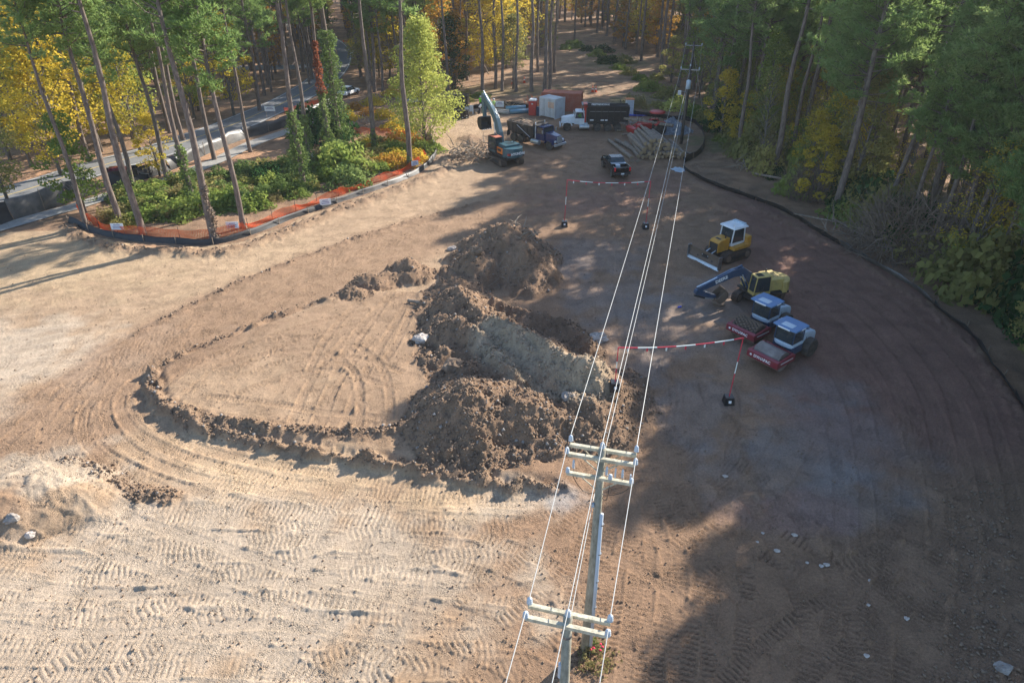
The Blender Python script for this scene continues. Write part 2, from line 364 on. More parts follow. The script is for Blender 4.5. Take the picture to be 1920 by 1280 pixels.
# rims and windrows
line_bump([(287, 700), (293, 745), (330, 785), (400, 812), (500, 836), (620, 858), (760, 880), (860, 903), (960, 918), (1060, 920)], .44, .36, .85)
line_bump([(310, 760), (380, 790), (480, 808), (600, 822), (700, 822), (780, 808)], .24, .4, .8)
line_bump([(290, 700), (340, 665), (420, 635), (500, 603), (580, 575), (650, 560)], .28, .36, .8)
line_bump([(255, 628), (330, 588), (420, 545), (500, 512), (580, 480), (660, 450), (740, 425), (830, 398), (900, 382)], .14, .32, .7)
line_bump([(125, 428), (180, 458), (260, 470), (340, 474), (420, 474), (500, 450), (600, 408), (700, 374), (790, 340), (840, 318)], .32, .8, .7)
line_bump([(1290, 335), (1400, 382), (1530, 445), (1650, 515), (1770, 602), (1860, 700), (1925, 800), (2000, 930)], .12, .5, .5)
line_bump([(880, 262), (900, 275), (890, 295), (840, 300)], .5, 1.6, 1)
line_bump([(1840, 960), (1870, 1040), (1890, 1130), (1890, 1230)], .10, 1.0, .45)
line_bump([(1690, 780), (1710, 850), (1780, 950)], .07, .7, .5)
line_bump([(1368, 770), (1385, 830), (1400, 880), (1420, 960)], .09, .4, .6)
line_bump([(1540, 1010), (1600, 1040), (1700, 1025)], .14, .7, .6)
line_bump([(130, 870), (190, 885), (260, 925), (320, 930)], .18, .5, 1)
line_bump([(945, 200), (1000, 198), (1085, 196)], .25, .8, .5)
line_bump([(1190, 210), (1262, 224), (1310, 239), (1321, 265), (1300, 305)], .15, .8, .4)
# mounds: peak pixel, height, radii (m), rotation, sharpness
def mound(px, py, h, rx, ry, rot=0, pw=1.15, cm=1.0):
    global Z, cmask
    cx, cy = G(px, py, h); c, s_ = math.cos(R_(rot)), math.sin(R_(rot)); R = max(rx, ry)*1.3
    r = np.where((YR > cy-R) & (YR < cy+R))[0]; s = slice(r[0], r[-1]+1)
    xx = X[s]-cx; yy = Y[s]-cy; u = (xx*c+yy*s_)/rx; v = (-xx*s_+yy*c)/ry
    q = np.hypot(u, v)*(1+.22*fbm(X[s]/2.2, Y[s]/2.2, 21, 3))
    k = np.clip(1-q, 0, 1)**pw; k = k*(1-.25*k)/.75
    Z[s] = np.maximum(Z[s], Z[s]*.4+h*k*(1+.12*fbm(X[s]/1.1, Y[s]/1.1, 22, 3))); cmask[s] = np.maximum(cmask[s], cm*sst(0, .12, k))
def ridge(pts, h, wd, pw=1.1, cm=1.0):
    global Z, cmask
    P = smooth_path([G(a, b, h) for a, b in pts], 1)
    ys = [p[1] for p in P]; r = np.where((YR > min(ys)-wd*1.5) & (YR < max(ys)+wd*1.5))[0]; s = slice(r[0], r[-1]+1)
    d = seg_dist(X[s], Y[s], P)/wd*(1+.25*fbm(X[s]/2, Y[s]/2, 23, 3)); k = np.clip(1-d, 0, 1)**pw
    Z[s] = np.maximum(Z[s], Z[s]*.4+h*k*(1+.22*fbm(X[s]/1.6, Y[s]/1.6, 24, 3))); cmask[s] = np.maximum(cmask[s], cm*sst(0, .12, k))
mound(945, 418, 3.3, 5.2, 5.6, 20); mound(890, 478, 1.9, 3.2, 2.8, 0); mound(985, 470, 2.2, 3.2, 4.0, 10); mound(850, 520, 1.1, 2.2, 1.8)
mound(765, 484, 1.5, 2.6, 2.0, -20); mound(700, 508, 1.2, 2.6, 1.8, 20); mound(660, 540, .8, 1.8, 1.5)
ridge([(860, 540), (900, 585), (985, 625), (1060, 668), (1125, 705)], 2.2, 3.8, 1.3); ridge([(840, 600), (900, 640), (960, 700)], 1.3, 3.0, 1.3)
mound(1100, 690, 2.3, 3.4, 3.2, -40); mound(870, 690, .9, 1.5, 1.4); mound(830, 660, .8, 2.2, 2.0)
ridge([(930, 565), (1000, 588), (1060, 600), (1105, 640)], 1.1, 1.5)
mound(880, 722, 2.7, 4.2, 4.2, 0, 1.05, .72); mound(1000, 752, 1.9, 3.6, 3.2, -20, 1.0, .8); mound(1100, 760, 1.4, 3.4, 3.0, 0); mound(1165, 720, .6, 2.2, 3.0); ridge([(860, 540), (885, 610), (890, 690)], .8, 3.0, .8, .8); ridge([(1030, 700), (1090, 780)], .8, 2.8, .8, .7)
mound(905, 840, .8, 3.0, 1.6); mound(60, 895, 1.4, 3.4, 2.9, -10, .8, .2); mound(150, 925, .7, 2.4, 1.8, 0, .9, .3); mound(-30, 930, 1.2, 3.5, 3, 0, .9, .25)
mound(1420, 296, .5, 3.4, 2.4, 0); mound(1620, 425, .5, 3, 2, 0)
ZB = Z.copy()
crumble = sst(.3, 1, cmask)
flatcl = .020*clod*np.where(IN, 1, .6)
Z = Z+rough*(1+1.5*crumble)+sst(.6, 1, cmask)*.34*fbm(X/1.5, Y/1.5, 18, 3)+cmask*(.17*(clod-.7)+.10*pn(X/.32, Y/.32, 14))+flatcl
tri_far = sst(95, 55, Y)
# tread marks: every machine pass presses a cleated band into the soil
TRK = np.zeros_like(X); WET = np.zeros_like(X)
def band(P, off, wd, lug, depth, pitch, cup=.022):
    global Z
    s_acc = 0.0
    for (x0, y0), (x1, y1) in zip(P[:-1], P[1:]):
        dx, dy = x1-x0, y1-y0; L = math.hypot(dx, dy)
        if L < 1e-6: continue
        tx, ty = dx/L, dy/L; nx, ny = -ty, tx
        ax, ay, bx, by = x0+nx*off, y0+ny*off, x1+nx*off, y1+ny*off; m = wd*.75+.1
        i0, i1 = np.searchsorted(YR, [min(ay, by)-m, max(ay, by)+m])
        if i1 <= i0: s_acc += L; continue
        hw = HW[i0]; hw2 = HW[min(i1, NR-1)]; xa, xb = min(ax, bx)-m, max(ax, bx)+m
        lo = min(xa/hw, xa/hw2); hi = max(xb/hw, xb/hw2); j0, j1 = np.searchsorted(TC, [lo, hi])
        if j1 <= j0: s_acc += L; continue
        xs = X[i0:i1, j0:j1]; ys = Y[i0:i1, j0:j1]
        u = (xs-x0)*tx+(ys-y0)*ty; v = np.abs((xs-x0)*nx+(ys-y0)*ny-off)
        msk = (u >= -.0) & (u < L+.0)
        e = sst(wd*.56, wd*.44, v)*msk
        ph = (s_acc+u)/pitch+.10*pn(xs*1.3, ys*1.3, 41)
        tw = np.abs((ph % 1)-.5)*2; bar = sst(.02, .42, tw)
        old = Z[i0:i1, j0:j1]; base = ZB[i0:i1, j0:j1]
        keep = 1-.75*e
        patch = .16+.84*np.clip(.8+1.7*pn(xs*.42, ys*.42, 42)+.5*pn(xs*1.9, ys*1.9, 44), 0, 1)
        new = base+(old-base)*keep+e*(-cup+lug*(bar-.75)*patch*np.clip(tri_far[i0:i1, j0:j1]*1.2, 0, 1))
        edge = np.exp(-((v-wd*.62)/.07)**2)*msk*depth*(.5+pn(xs*2.1, ys*2.1, 43))
        Z[i0:i1, j0:j1] = new*(e > 0)+old*(e <= 0)+edge
        TRK[i0:i1, j0:j1] = np.maximum(TRK[i0:i1, j0:j1]*(1-.3*e), e*(.4+.6*(1-bar)))
        s_acc += L
def crawler(px, gauge=1.9, wd=.62, lug=.07, depth=.035, pitch=.235):
    P = smooth_path(gp(px), .9); o = rnd.uniform(0, .2)
    for g in (-gauge/2, gauge/2): band(P, g, wd, lug, depth, pitch)
def wheels(px, gauge=2.0, wd=.55, lug=.02, pitch=.16, depth=.03):
    P = smooth_path(gp(px), .9)
    for g in (-gauge/2, gauge/2): band(P, g, wd, lug, depth, pitch, .03)
Rn = random.Random(5)
# passes across the near left (left to right), slightly wavering
for k in range(19):
    y0 = 520+k*41+Rn.uniform(-12, 12)
    if k < 9:
        xr = 260-abs(k-5)*8 if k > 4 else 620-k*60
        crawler([(-160, y0+40), (-20, y0+25+Rn.uniform(-8, 8)), (max(60, xr*.5), y0+5+Rn.uniform(-8, 8)), (xr, y0-12)], lug=.028, depth=.02)
for k in range(15):
    y0 = 925+k*27+Rn.uniform(-7, 7); sl_ = Rn.uniform(-10, 26)
    x0 = -150 if k > 3 else 200
    crawler([(x0, y0-sl_), (200+x0*.2, y0+Rn.uniform(-10, 10)), (420, y0+Rn.uniform(-12, 12)), (640, y0+Rn.uniform(-10, 10)+4), (830, y0+sl_), (985, y0+sl_*1.6+10)], lug=.046, pitch=.25)
crawler([(420, 925), (560, 950), (700, 962), (850, 968), (960, 958), (1020, 940)], lug=.07); crawler([(160, 1095), (260, 1085), (380, 1060), (500, 1040), (640, 1055), (760, 1075)], lug=.09)
crawler([(300, 1000), (460, 985), (640, 990), (800, 1010), (1000, 1080), (1090, 1150), (1140, 1240)], lug=.075)
crawler([(560, 1300), (700, 1240), (860, 1170), (980, 1090), (1070, 1020), (1130, 960)], lug=.075)
crawler([(700, 1320), (820, 1260), (980, 1190), (1060, 1120), (1130, 1040), (1170, 960)], lug=.08)
for x in (1110, 1165, 1225, 1285, 1345):
    crawler([(x-15+Rn.uniform(-8, 8), 1340), (x, 1180), (x+8, 1050), (x*.4+730, 930), (x*.3+840, 800), (x*.25+920, 640), (x*.2+975, 480), (x*.15+1010, 390)], lug=.085 if x != 1225 else .06, pitch=.24)
for L in ([(-100, 1000), (150, 1040), (380, 1120), (600, 1220), (760, 1320)], [(60, 1320), (240, 1200), (420, 1110), (640, 1050), (900, 1000)], [(-80, 1180), (120, 1130), (330, 1080), (560, 1010), (700, 960)]): crawler(L, lug=.055, pitch=.25)
for L in ([(-100, 1120), (200, 1150), (520, 1130), (820, 1180), (1040, 1280)], [(100, 960), (400, 1060), (640, 1130), (900, 1150), (1100, 1120)], [(1420, 1320), (1380, 1180), (1250, 1060), (1120, 1000)]): wheels(L, lug=.0)
# haul road round the left end of the island
crawler([(1130, 352), (980, 377), (830, 417), (700, 457), (560, 503), (430, 553), (300, 612), (180, 684), (80, 750), (-20, 830), (-120, 900)], lug=.085)
crawler([(1120, 372), (960, 392), (800, 447), (700, 482), (600, 521), (500, 561), (400, 602), (280, 660), (160, 740), (60, 820), (-60, 920)], lug=.085)
crawler([(760, 492), (640, 535), (520, 585), (400, 622), (300, 662), (222, 712), (190, 765), (215, 820), (300, 868), (420, 905), (560, 935), (720, 955), (880, 960)], lug=.07)
crawler([(640, 520), (500, 572), (380, 615), (262, 665), (170, 725), (120, 790), (130, 850), (190, 900), (280, 940)], lug=.08)
crawler([(470, 560), (340, 618), (220, 680), (120, 750), (40, 830), (-60, 900)], lug=.075)
crawler([(330, 640), (262, 690), (232, 740), (245, 795), (310, 845), (420, 880), (560, 905), (700, 930)], lug=.06)
wheels([(900, 380), (700, 440), (520, 500), (380, 550), (230, 620), (100, 690), (-50, 760)])
for off in (0, 26, 60, 95): crawler([(860, 372+off*.2), (680, 400+off*.5), (500, 460+off*.7), (320, 500+off), (150, 540+off), (-60, 590+off)], lug=.022, depth=.015)
# island top
for L in ([(600, 870), (625, 790), (650, 730), (690, 660), (735, 590), (765, 545)], [(560, 850), (590, 770), (620, 710), (680, 640)], [(430, 740), (540, 700), (640, 690), (740, 720)], [(420, 700), (520, 650), (620, 620), (700, 600)],
          [(380, 770), (480, 780), (600, 800), (720, 812)], [(745, 690), (765, 660), (790, 600), (800, 560)], [(700, 830), (705, 760), (690, 700), (640, 660)], [(330, 740), (400, 690), (500, 660), (600, 652)], [(760, 545), (700, 575), (640, 640), (600, 720)]):
    crawler(L, gauge=1.7, wd=.5, lug=.07, depth=.06)
# right side: sweeps along the fence
fe = [(1290, 345), (1400, 390), (1530, 460), (1640, 525), (1750, 615), (1835, 720), (1880, 850), (1900, 1000), (1890, 1180), (1870, 1340)]
for k in range(6):
    c0 = .045+.06*k
    crawler([(x+(1080-x)*c0, y+(900-y)*c0*.55) for x, y in fe], lug=.045, depth=.03)
crawler([(1290, 1050), (1380, 1000), (1450, 1020), (1520, 1062), (1600, 1092), (1680, 1060), (1730, 1000), (1745, 930), (1725, 850)], lug=.09, pitch=.27)
crawler([(1380, 1330), (1470, 1240), (1560, 1170), (1650, 1110), (1720, 1070)], lug=.08)
crawler([(1640, 1330), (1640, 1220), (1690, 1130), (1740, 1060)], lug=.08); crawler([(1345, 880), (1420, 920), (1470, 990), (1560, 1180), (1560, 1320)], lug=.06)
crawler([(1350, 720), (1345, 800), (1330, 880), (1310, 980)], lug=.08); crawler([(1130, 560), (1160, 500), (1180, 430), (1175, 370)], lug=.03)
wheels([(1270, 800), (1250, 640), (1225, 480), (1180, 380), (1130, 330), (1060, 300), (980, 270)]); wheels([(1200, 760), (1190, 600), (1160, 430), (1120, 350)])
wheels([(1310, 1040), (1390, 960), (1460, 890), (1500, 820)], lug=.0); wheels([(1180, 420), (1090, 330), (1010, 300), (900, 320)])
for o in (0, 30, 60, 90): crawler([(1160-o, 280+o*.3), (1060-o, 300+o*.3), (960-o, 335+o*.3), (840-o, 380+o*.3)], lug=.03)
# keep soil low under the sheets laid on it
# ---- soil colour (zone by zone; the ridge face carries its sunlight) ----
c_tan = np.array((.43, .30, .19)); c_pale = np.array((.50, .395, .29)); c_brown = np.array((.30, .185, .112)); c_red = np.array((.225, .118, .088))
c_grey = np.array((.36, .355, .345)); c_dark = np.array((.225, .145, .092)); c_litter = np.array((.27, .17, .105)); c_sand_lit = np.array((.42, .32, .215)); c_ochre = np.array((.56, .40, .25)); c_pine = np.array((.33, .19, .11))
COL = np.zeros(X.shape+(3,)); COL[:] = c_brown
def blend(c, m): 
    global COL
    COL = COL*(1-m[..., None])+c*m[..., None]
nz = fbm(X/6, Y/6, 52, 4); nz2 = fbm(X/1.6, Y/1.6, 53, 4)
nzb = fbm(X/2.6, Y/2.6, 51, 4)
def blob(px, py, r, c, k=1.0, el=1.0):
    cx, cy = G(px, py); q = np.hypot((X-cx)/el, Y-cy)/r+.75*nzb+.3*nz2; blend(c, k*sst(1.05, .4, q))
blend(c_tan, sst(2, -6, X)*.85)
for a in ((-60, 1250, 10), (250, 1150, 7), (500, 1080, 6), (700, 1100, 5), (20, 660, 5), (-60, 680, 8), (400, 1000, 5)): blob(*a, c_pale, .7, 1.7)
blob(60, 500, 9, np.array((.47, .34, .20)), .6, 1.6); blob(430, 500, 8, np.array((.48, .34, .21)), .5, 2)
blob(560, 885, 2.2, c_ochre, .8, 3.2); blob(880, 935, 1.6, c_ochre, .8, 3.0); blob(400, 825, 1.3, c_ochre, .7, 2.2)
blob(980, 940, 2.0, c_pale, .7, 1.5); blob(1050, 935, 1.5, c_grey, .6); blob(90, 890, 3, c_pale*.98, .7, 1.5)
road = smooth_path(gp([(1100, 362), (830, 430), (560, 530), (330, 640), (180, 740), (60, 850), (-60, 940)]), 1.5); dr = seg_dist(X+.8*pn(X/2, Y/2, 54), Y, road)
blend(c_brown*.95, sst(5.2, 3.2, dr)*.72)
blend(c_brown*.92, np.where(ISL, .5, 0)*sst(0, 1.5, dI)); blob(450, 740, 4, c_tan, .5, 1.6)
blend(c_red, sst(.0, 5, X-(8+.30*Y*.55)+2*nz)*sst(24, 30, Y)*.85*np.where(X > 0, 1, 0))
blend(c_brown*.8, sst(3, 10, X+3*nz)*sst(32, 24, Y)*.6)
for a in ((1150, 560, 5, 1), (1240, 620, 6, 1), (1300, 760, 4, 1), (1560, 830, 5, 1.2), (1480, 900, 5, 1), (1610, 940, 3, 1), (1540, 730, 3, 1), (1120, 480, 5, 1), (1200, 700, 4, .6), (1050, 500, 3.5, 1), (1330, 560, 5, 1)): blob(a[0], a[1], a[2], c_grey*np.array((.70,.66,.64)), .34, a[3])
for a in ((1130, 380, 5), (1210, 340, 5), (1500, 960, 2)): blob(a[0], a[1], a[2], c_red*1.3, .4, 2)
mc = np.zeros_like(X); blend(c_dark*1.12, sst(.2, .9, cmask)*.80)
blend(c_brown, sst(.2, .9, cmask)*np.where((Y > 47) & (Y < 70), 1, 0)*.35)
pr = seg_dist(X+.5*nz2, Y+.5*nz2, [G(930, 620, 2.2), G(1000, 665, 2.2), G(1090, 715, 1.8)]); blend(c_sand_lit, sst(2.3, 1.2, pr)*.9)  # ridge's right face tan, brightened in colour as its sunlit side
blob(60, 905, 3.4, c_pale*.92, .9, 1.3)
blend(c_dark*1.15, TRK*.20)  # tread bands darker, most between the cleats
rw = seg_dist(X, Y, smooth_path(gp([(255, 628), (420, 545), (660, 450), (900, 382)]), 1.5)); blend(c_dark*1.2, sst(.5, .2, rw)*.5)
out = (~IN).astype(float); LIT = c_litter*(1+.35*nz2[..., None])
COL = COL*(1-out[..., None])+LIT*out[..., None]
blend(c_pine*1.25, out*sst(.0, .35, fbm(X/4, Y/4, 55, 3))*.6)
blob(60, 330, 7, c_pine*1.6, .8, 1.6); 
for a in ((480, 300, 5), (420, 290, 4), (640, 320, 3), (350, 300, 5), (560, 240, 4)): blob(a[0], a[1], a[2], c_pine*1.35, .75, 2)
c_green = np.array((.16, .17, .06)); blob(1355, 270, 6, c_green, .6, 1); blob(1150, 120, 9, c_green, .4, 1); blob(1230, 190, 7, c_green, .5, 1.6); blob(960, 170, 6, c_green, .35, 3)
blend(c_tan*.8, np.where(corr & ~IN, 1, 0)*sst(-.1, .4, fbm(X/5, Y/2, 56, 3))*.65)
COL *= (1+.10*nz[..., None]); COL = np.clip(COL*(1+.12*nz2[..., None]), .02, .8)
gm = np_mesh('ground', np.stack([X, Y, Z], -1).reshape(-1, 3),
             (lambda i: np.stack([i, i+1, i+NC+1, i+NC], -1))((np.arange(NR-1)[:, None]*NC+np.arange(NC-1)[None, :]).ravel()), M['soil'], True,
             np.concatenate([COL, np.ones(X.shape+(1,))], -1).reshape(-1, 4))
tag(link('ground', gm), kind='structure')
def hz(x, y, rough_too=False):
    A = Z if rough_too else ZB
    i = float(np.clip(np.interp(y, YR, np.arange(NR)), 0, NR-2)); t = x/(12.5+.78*y); j = float(np.clip((t+1)/2*(NC-1), 0, NC-2))
    a, b = int(i), int(j); u, v = i-a, j-b
    return float((A[a, b]*(1-v)+A[a, b+1]*v)*(1-u)+(A[a+1, b]*(1-v)+A[a+1, b+1]*v)*u)
tag(link('terrain', MB().box((0, 900, -1.0), (5000, 5000, .8)).mesh('terrain', M['litter'])), kind='structure')
def strip(name, path, wd, mat, z=.06, kind='structure', wd2=None, lift=True):
    P = smooth_path(path, 1.5); V = []; F = []
    K = 6
    for i, p in enumerate(P):
        a = Vector(P[max(i-1, 0)]); b = Vector(P[min(i+1, len(P)-1)]); d = (b-a).normalized(); n = Vector((-d.y, d.x))
        ww = wd if wd2 is None else wd+(wd2-wd)*i/len(P)
        for k in range(K+1):
            q = Vector(p)+n*ww*(k/K-.5); V.append((q.x, q.y, hz(q.x, q.y)+z))
    for i in range(len(P)-1):
        for k in range(K): a = i*(K+1)+k; F.append((a, a+1, a+K+2, a+K+1))
    o = link(name, np_mesh(name, V, F, mat, True)); return tag(o, kind=kind)
ROAD = gp([(-150, 408), (0, 372), (100, 342), (200, 310), (300, 284), (400, 250), (480, 218), (555, 182), (605, 150), (628, 122), (632, 98), (615, 78), (585, 62), (540, 50), (490, 42)])
strip('road', ROAD, 6.4, M['asphalt'], .10)
strip('side_road', gp([(600, 122), (560, 126), (500, 128), (440, 128)]), 5.0, M['asphalt'], .105)
strip('footpath', gp([(-150, 470), (0, 428), (80, 405), (150, 386), (210, 366), (300, 343), (400, 305), (480, 268), (560, 240), (620, 218)]), 2.2, M['pathgravel'], .10)
def offs(path, d):
    P = smooth_path(path, 1.5); o = []
    for i, p in enumerate(P):
        a = Vector(P[max(i-1, 0)]); b = Vector(P[min(i+1, len(P)-1)]); t = (b-a).normalized(); o.append((p[0]-t.y*d, p[1]+t.x*d))
    return o[::3]
strip('road_edge_line', offs(ROAD, -2.85), .12, M['roadwhite'], .107); strip('road_edge_line', offs(ROAD, 2.85), .12, M['roadwhite'], .107)
strip('road_centre_line', offs(ROAD, .1), .14, M['roadline'], .107)
#@@TREES
# ---------------- trees ----------------
def leafcloud(cs, ns, size, aspect, rs, quad=True, up=.0, jitter=None):
    """leaf faces at centres cs (n,3), outward directions ns (n,3)"""
    n = len(cs); d = rs.normal(size=(n, 3)); d += ns*.9; d /= np.linalg.norm(d, axis=1)[:, None]
    u = rs.normal(size=(n, 3)); u[:, 2] *= .6; u -= d*(u*d).sum(1)[:, None]; u /= np.linalg.norm(u, axis=1)[:, None]+1e-9
    v = np.cross(d, u); s = size*rs.uniform(.6, 1.35, n)[:, None]
    a = cs-u*s; b = cs+v*s*aspect; c = cs+u*s; e = cs-v*s*aspect
    V = np.stack([a, b, c, e], 1).reshape(-1, 3); F = np.arange(4*n).reshape(-1, 4); return V, F
def spikes(cs, ns, L, wd, k, rs):
    n = len(cs); cs = np.repeat(cs, k, 0); ns = np.repeat(ns, k, 0); m = n*k
    d = rs.normal(size=(m, 3))*.75+ns; d /= np.linalg.norm(d, axis=1)[:, None]
    u = rs.normal(size=(m, 3)); u -= d*(u*d).sum(1)[:, None]; u /= np.linalg.norm(u, axis=1)[:, None]+1e-9
    l = L*rs.uniform(.6, 1.3, m)[:, None]
    V = np.stack([cs-d*l*.15-u*wd, cs-d*l*.15+u*wd, cs+d*l], 1).reshape(-1, 3); return V, np.arange(3*m).reshape(-1, 3)
def colr(n, k, rs, base=None):
    c = rs.uniform(0, 1, n) if base is None else base
    c = np.repeat(c, k); return np.stack([c, c, c, np.ones_like(c)], -1)
def pine_meshes(seed, H=26.0, h0=14.0, spread=3.6, dens=1.0, r0=.28, stubs=6, bend=.35):
    rs = np.random.RandomState(seed); mb = MB()
    bx, by = rs.normal(size=2)*bend; 
    def ax(z): t = z/H; return (bx*t*t+.12*math.sin(z*.5+seed), by*t*t+.12*math.cos(z*.4+seed))
    zs = [0, .3, 1.2]+list(np.linspace(4, H, 9)); rr = [r0*1.5, r0*1.15]+[r0*(1-.9*(z/H)**1.3)+.015 for z in zs[2:]]
    mb.ring_path([(*ax(z), z-.1 if z == 0 else z) for z in zs], rr, 10)
    C_, N_, B_ = [], [], []
    z = h0; k = 0
    while z < H-.3:
        t = (z-h0)/(H-h0); L = spread*(1-t)**.75*(.55+.45*min(1, t*5+.3))+.35
        for i in range(rs.randint(2, 5)):
            if rs.rand() > (.5 if t < .15 else .95): continue
            a = rs.uniform(0, 2*math.pi); l = L*rs.uniform(.6, 1.15); rise = rs.uniform(-.1, .45)+t*.5
            p0 = Vector((*ax(z), z)); d = Vector((math.cos(a), math.sin(a), rise)); p1 = p0+d*l*.55; p2 = p0+d*l+Vector((0, 0, .18*l))
            mb.ring_path([p0, p1, p2], [.055*(1-t)+.02, .035, .012], 4, caps=False)
            for q in np.arange(.38, 1.08, .42/max(l, .6)):
                if rs.rand() < .16: continue
                c = p0.lerp(p1, q*2) if q < .5 else p1.lerp(p2, q*2-1)
                side = rs.normal()*.42*(1.25-q)*l*.5; cc = np.array(c)+np.array((-d.y*side, d.x*side, .05)); bb = rs.uniform(0, 1)
                for _ in range(int(rs.randint(7, 13)*dens)):
                    off = rs.normal(size=3)*(.30, .30, .13); C_.append(cc+off); B_.append(bb); N_.append(np.array((d.x*.5+off[0]*1.2, d.y*.5+off[1]*1.2, .7)))
        z += rs.uniform(.28, .55)
    for _ in range(stubs):
        z = rs.uniform(h0*.45, h0); a = rs.uniform(0, 6.28); l = rs.uniform(.4, 1.6); p0 = Vector((*ax(z), z))
        mb.ring_path([p0, p0+Vector((math.cos(a)*l, math.sin(a)*l, rs.uniform(-.3, .25)*l))], [.03, .01], 4, caps=False)
    C_ = np.array(C_); N_ = np.array(N_); K = 6
    V, F = spikes(C_, N_, .40, .05, K, rs)
    base = np.clip(.7*np.array(B_)+rs.uniform(0, .35, len(C_)), 0, 1)
    crown = np_mesh('crown', V, F, M['needle'], False, colr(0, K*3, rs, base))
    return mb.mesh('trunk', M['pinebark'], True), crown
def leafy_meshes(seed, H=13.0, h0=3.0, R=3.2, clumps=34, leaves=110, size=.15, mat=None, r0=.16, shape=1.0, multi=1):
    rs = np.random.RandomState(seed); mb = MB(); C_, N_, B_ = [], [], []
    mb.ring_path([(0, 0, -.1), (.05, .02, H*.3), (.15*rs.randn(), .15*rs.randn(), H*.62), (0, 0, H*.93)], [r0*1.3, r0*.9, r0*.5, .02], 8)
    for i in range(clumps):
        t = (i+.5)/clumps; z = h0+(H-h0)*t; prof = (math.sin(math.pi*min(1, .12+.88*t)**(.72*shape)))**.8
        a = i*2.4+rs.uniform(-.5, .5); q = R*prof*rs.uniform(.35, 1.0); c = Vector((math.cos(a)*q, math.sin(a)*q, z+rs.uniform(-.4, .4)))
        mb.ring_path([(0, 0, max(.5, z-q*.8)), tuple(c*.55+Vector((0, 0, z*.42))), tuple(c)], [.05, .03, .01], 4, caps=False)
        n = int(leaves*rs.uniform(.5, 1.3)); o = rs.normal(size=(n, 3)); o /= np.linalg.norm(o, axis=1)[:, None]; rad = rs.uniform(.45, 1, n)[:, None]**.6
        s = R*.34*rs.uniform(.7, 1.25)*np.array((1, 1, .62)); C_.append(np.array(c)+o*rad*s); N_.append(o+np.array((0, 0, .5))); B_.append(np.clip(rs.uniform(0, 1)*.6+rs.uniform(0, .4, n), 0, 1))
    C_ = np.concatenate(C_); N_ = np.concatenate(N_); B_ = np.concatenate(B_)
    V, F = leafcloud(C_, N_, size, .6, rs)
    return mb.mesh('trunk', M['greybark'], True), np_mesh('crown', V, F, mat or M['leaf_olive'], False, colr(0, 4, rs, B_))
def bush_mesh(seed, R, H, n, size, mat):
    rs = np.random.RandomState(seed); twiggy = mat is M['twig']; o = rs.normal(size=(n, 3)); o[:, 2] = np.abs(o[:, 2]); o /= np.linalg.norm(o, axis=1)[:, None]
    lob = 1+.28*np.sin(o[:, 0]*5+seed)*np.cos(o[:, 1]*4+seed*2)+.12*np.sin(o[:, 2]*9)
    c = o*(rs.uniform(.35, 1, n)**.5*lob)[:, None]*np.array((R, R, H)); V, F = leafcloud(c, o+np.array((0, 0, .3)), size, .65, rs) if not twiggy else spikes(c, o, .9, .012, 1, rs)
    b = np.clip(.35+.4*np.sin(c[:, 0]*3+seed)*np.cos(c[:, 1]*3)+rs.uniform(0, .4, n), 0, 1)
    return np_mesh('foliage', V, F, mat, False, colr(0, 4 if not twiggy else 3, rs, b))
PINE = [pine_meshes(100+i, H, h, s, 1.0, r) for i, (H, h, s, r) in enumerate([(26, 16.5, 3.8, .28), (28, 18.5, 3.6, .30), (24, 12.5, 3.4, .25), (27, 17, 4.2, .31), (25, 17.5, 3.0, .24), (22, 10, 3.3, .22)])]
PINE_DENSE = [pine_meshes(200+i, H, h, s, 1.35, r) for i, (H, h, s, r) in enumerate([(25, 8, 4.4, .28), (27, 10, 4.6, .3), (22, 6, 4.0, .25)])]
LEAFY = [leafy_meshes(300+i, H, h, R, cl_, lv) for i, (H, h, R, cl_, lv) in enumerate([(13, 2.5, 3.2, 36, 110), (10, 1.5, 2.8, 30, 110), (16, 4, 3.6, 40, 110), (8, 1, 2.4, 26, 100)])]
SPARSE = [leafy_meshes(330+i, H, h, R, cl_, lv, .11, None, .12) for i, (H, h, R, cl_, lv) in enumerate([(14, 4, 3.4, 44, 40), (17, 6, 3.6, 50, 42)])]
def lod(ms, keep):                              # lighter crown for far trees, shared by all of them
    t, c = ms; n = len(c.polygons); k = len(c.polygons[0].vertices); V = np.empty(len(c.vertices)*3, np.float32); c.vertices.foreach_get('co', V); V = V.reshape(-1, k, 3)
    col = np.empty(len(c.vertices)*4, np.float32); c.color_attributes['col'].data.foreach_get('color', col); col = col.reshape(-1, k, 4)
    s = slice(None, None, keep); V = V[s]; col = col[s]; ctr = V.mean(1, keepdims=True); V = ctr+(V-ctr)*math.sqrt(keep)*.95
    return t, np_mesh('crown', V.reshape(-1, 3), np.arange(len(V)*k).reshape(-1, k), c.materials[0], False, col.reshape(-1, 4))
PINE_FAR = [lod(m, 2) for m in PINE]
def plant(name, label, cat, ms, x, y, sc_=1.0, group=None, mat=None, tilt=(0, 0), rz=None, zs=1.0, dz=-.05):
    t = thing(name, label, cat, (x, y, hz(x, y)+dz), 0, group, (tilt[0], tilt[1], rnd.uniform(0, 6.28) if rz is None else rz)); t.scale = (sc_, sc_, sc_*zs)
    link('trunk', ms[0], t); c = link('crown', ms[1], t)
    if mat is not None and mat is not ms[1].materials[0]: c.material_slots[0].link = 'OBJECT'; c.material_slots[0].material = mat
    return t
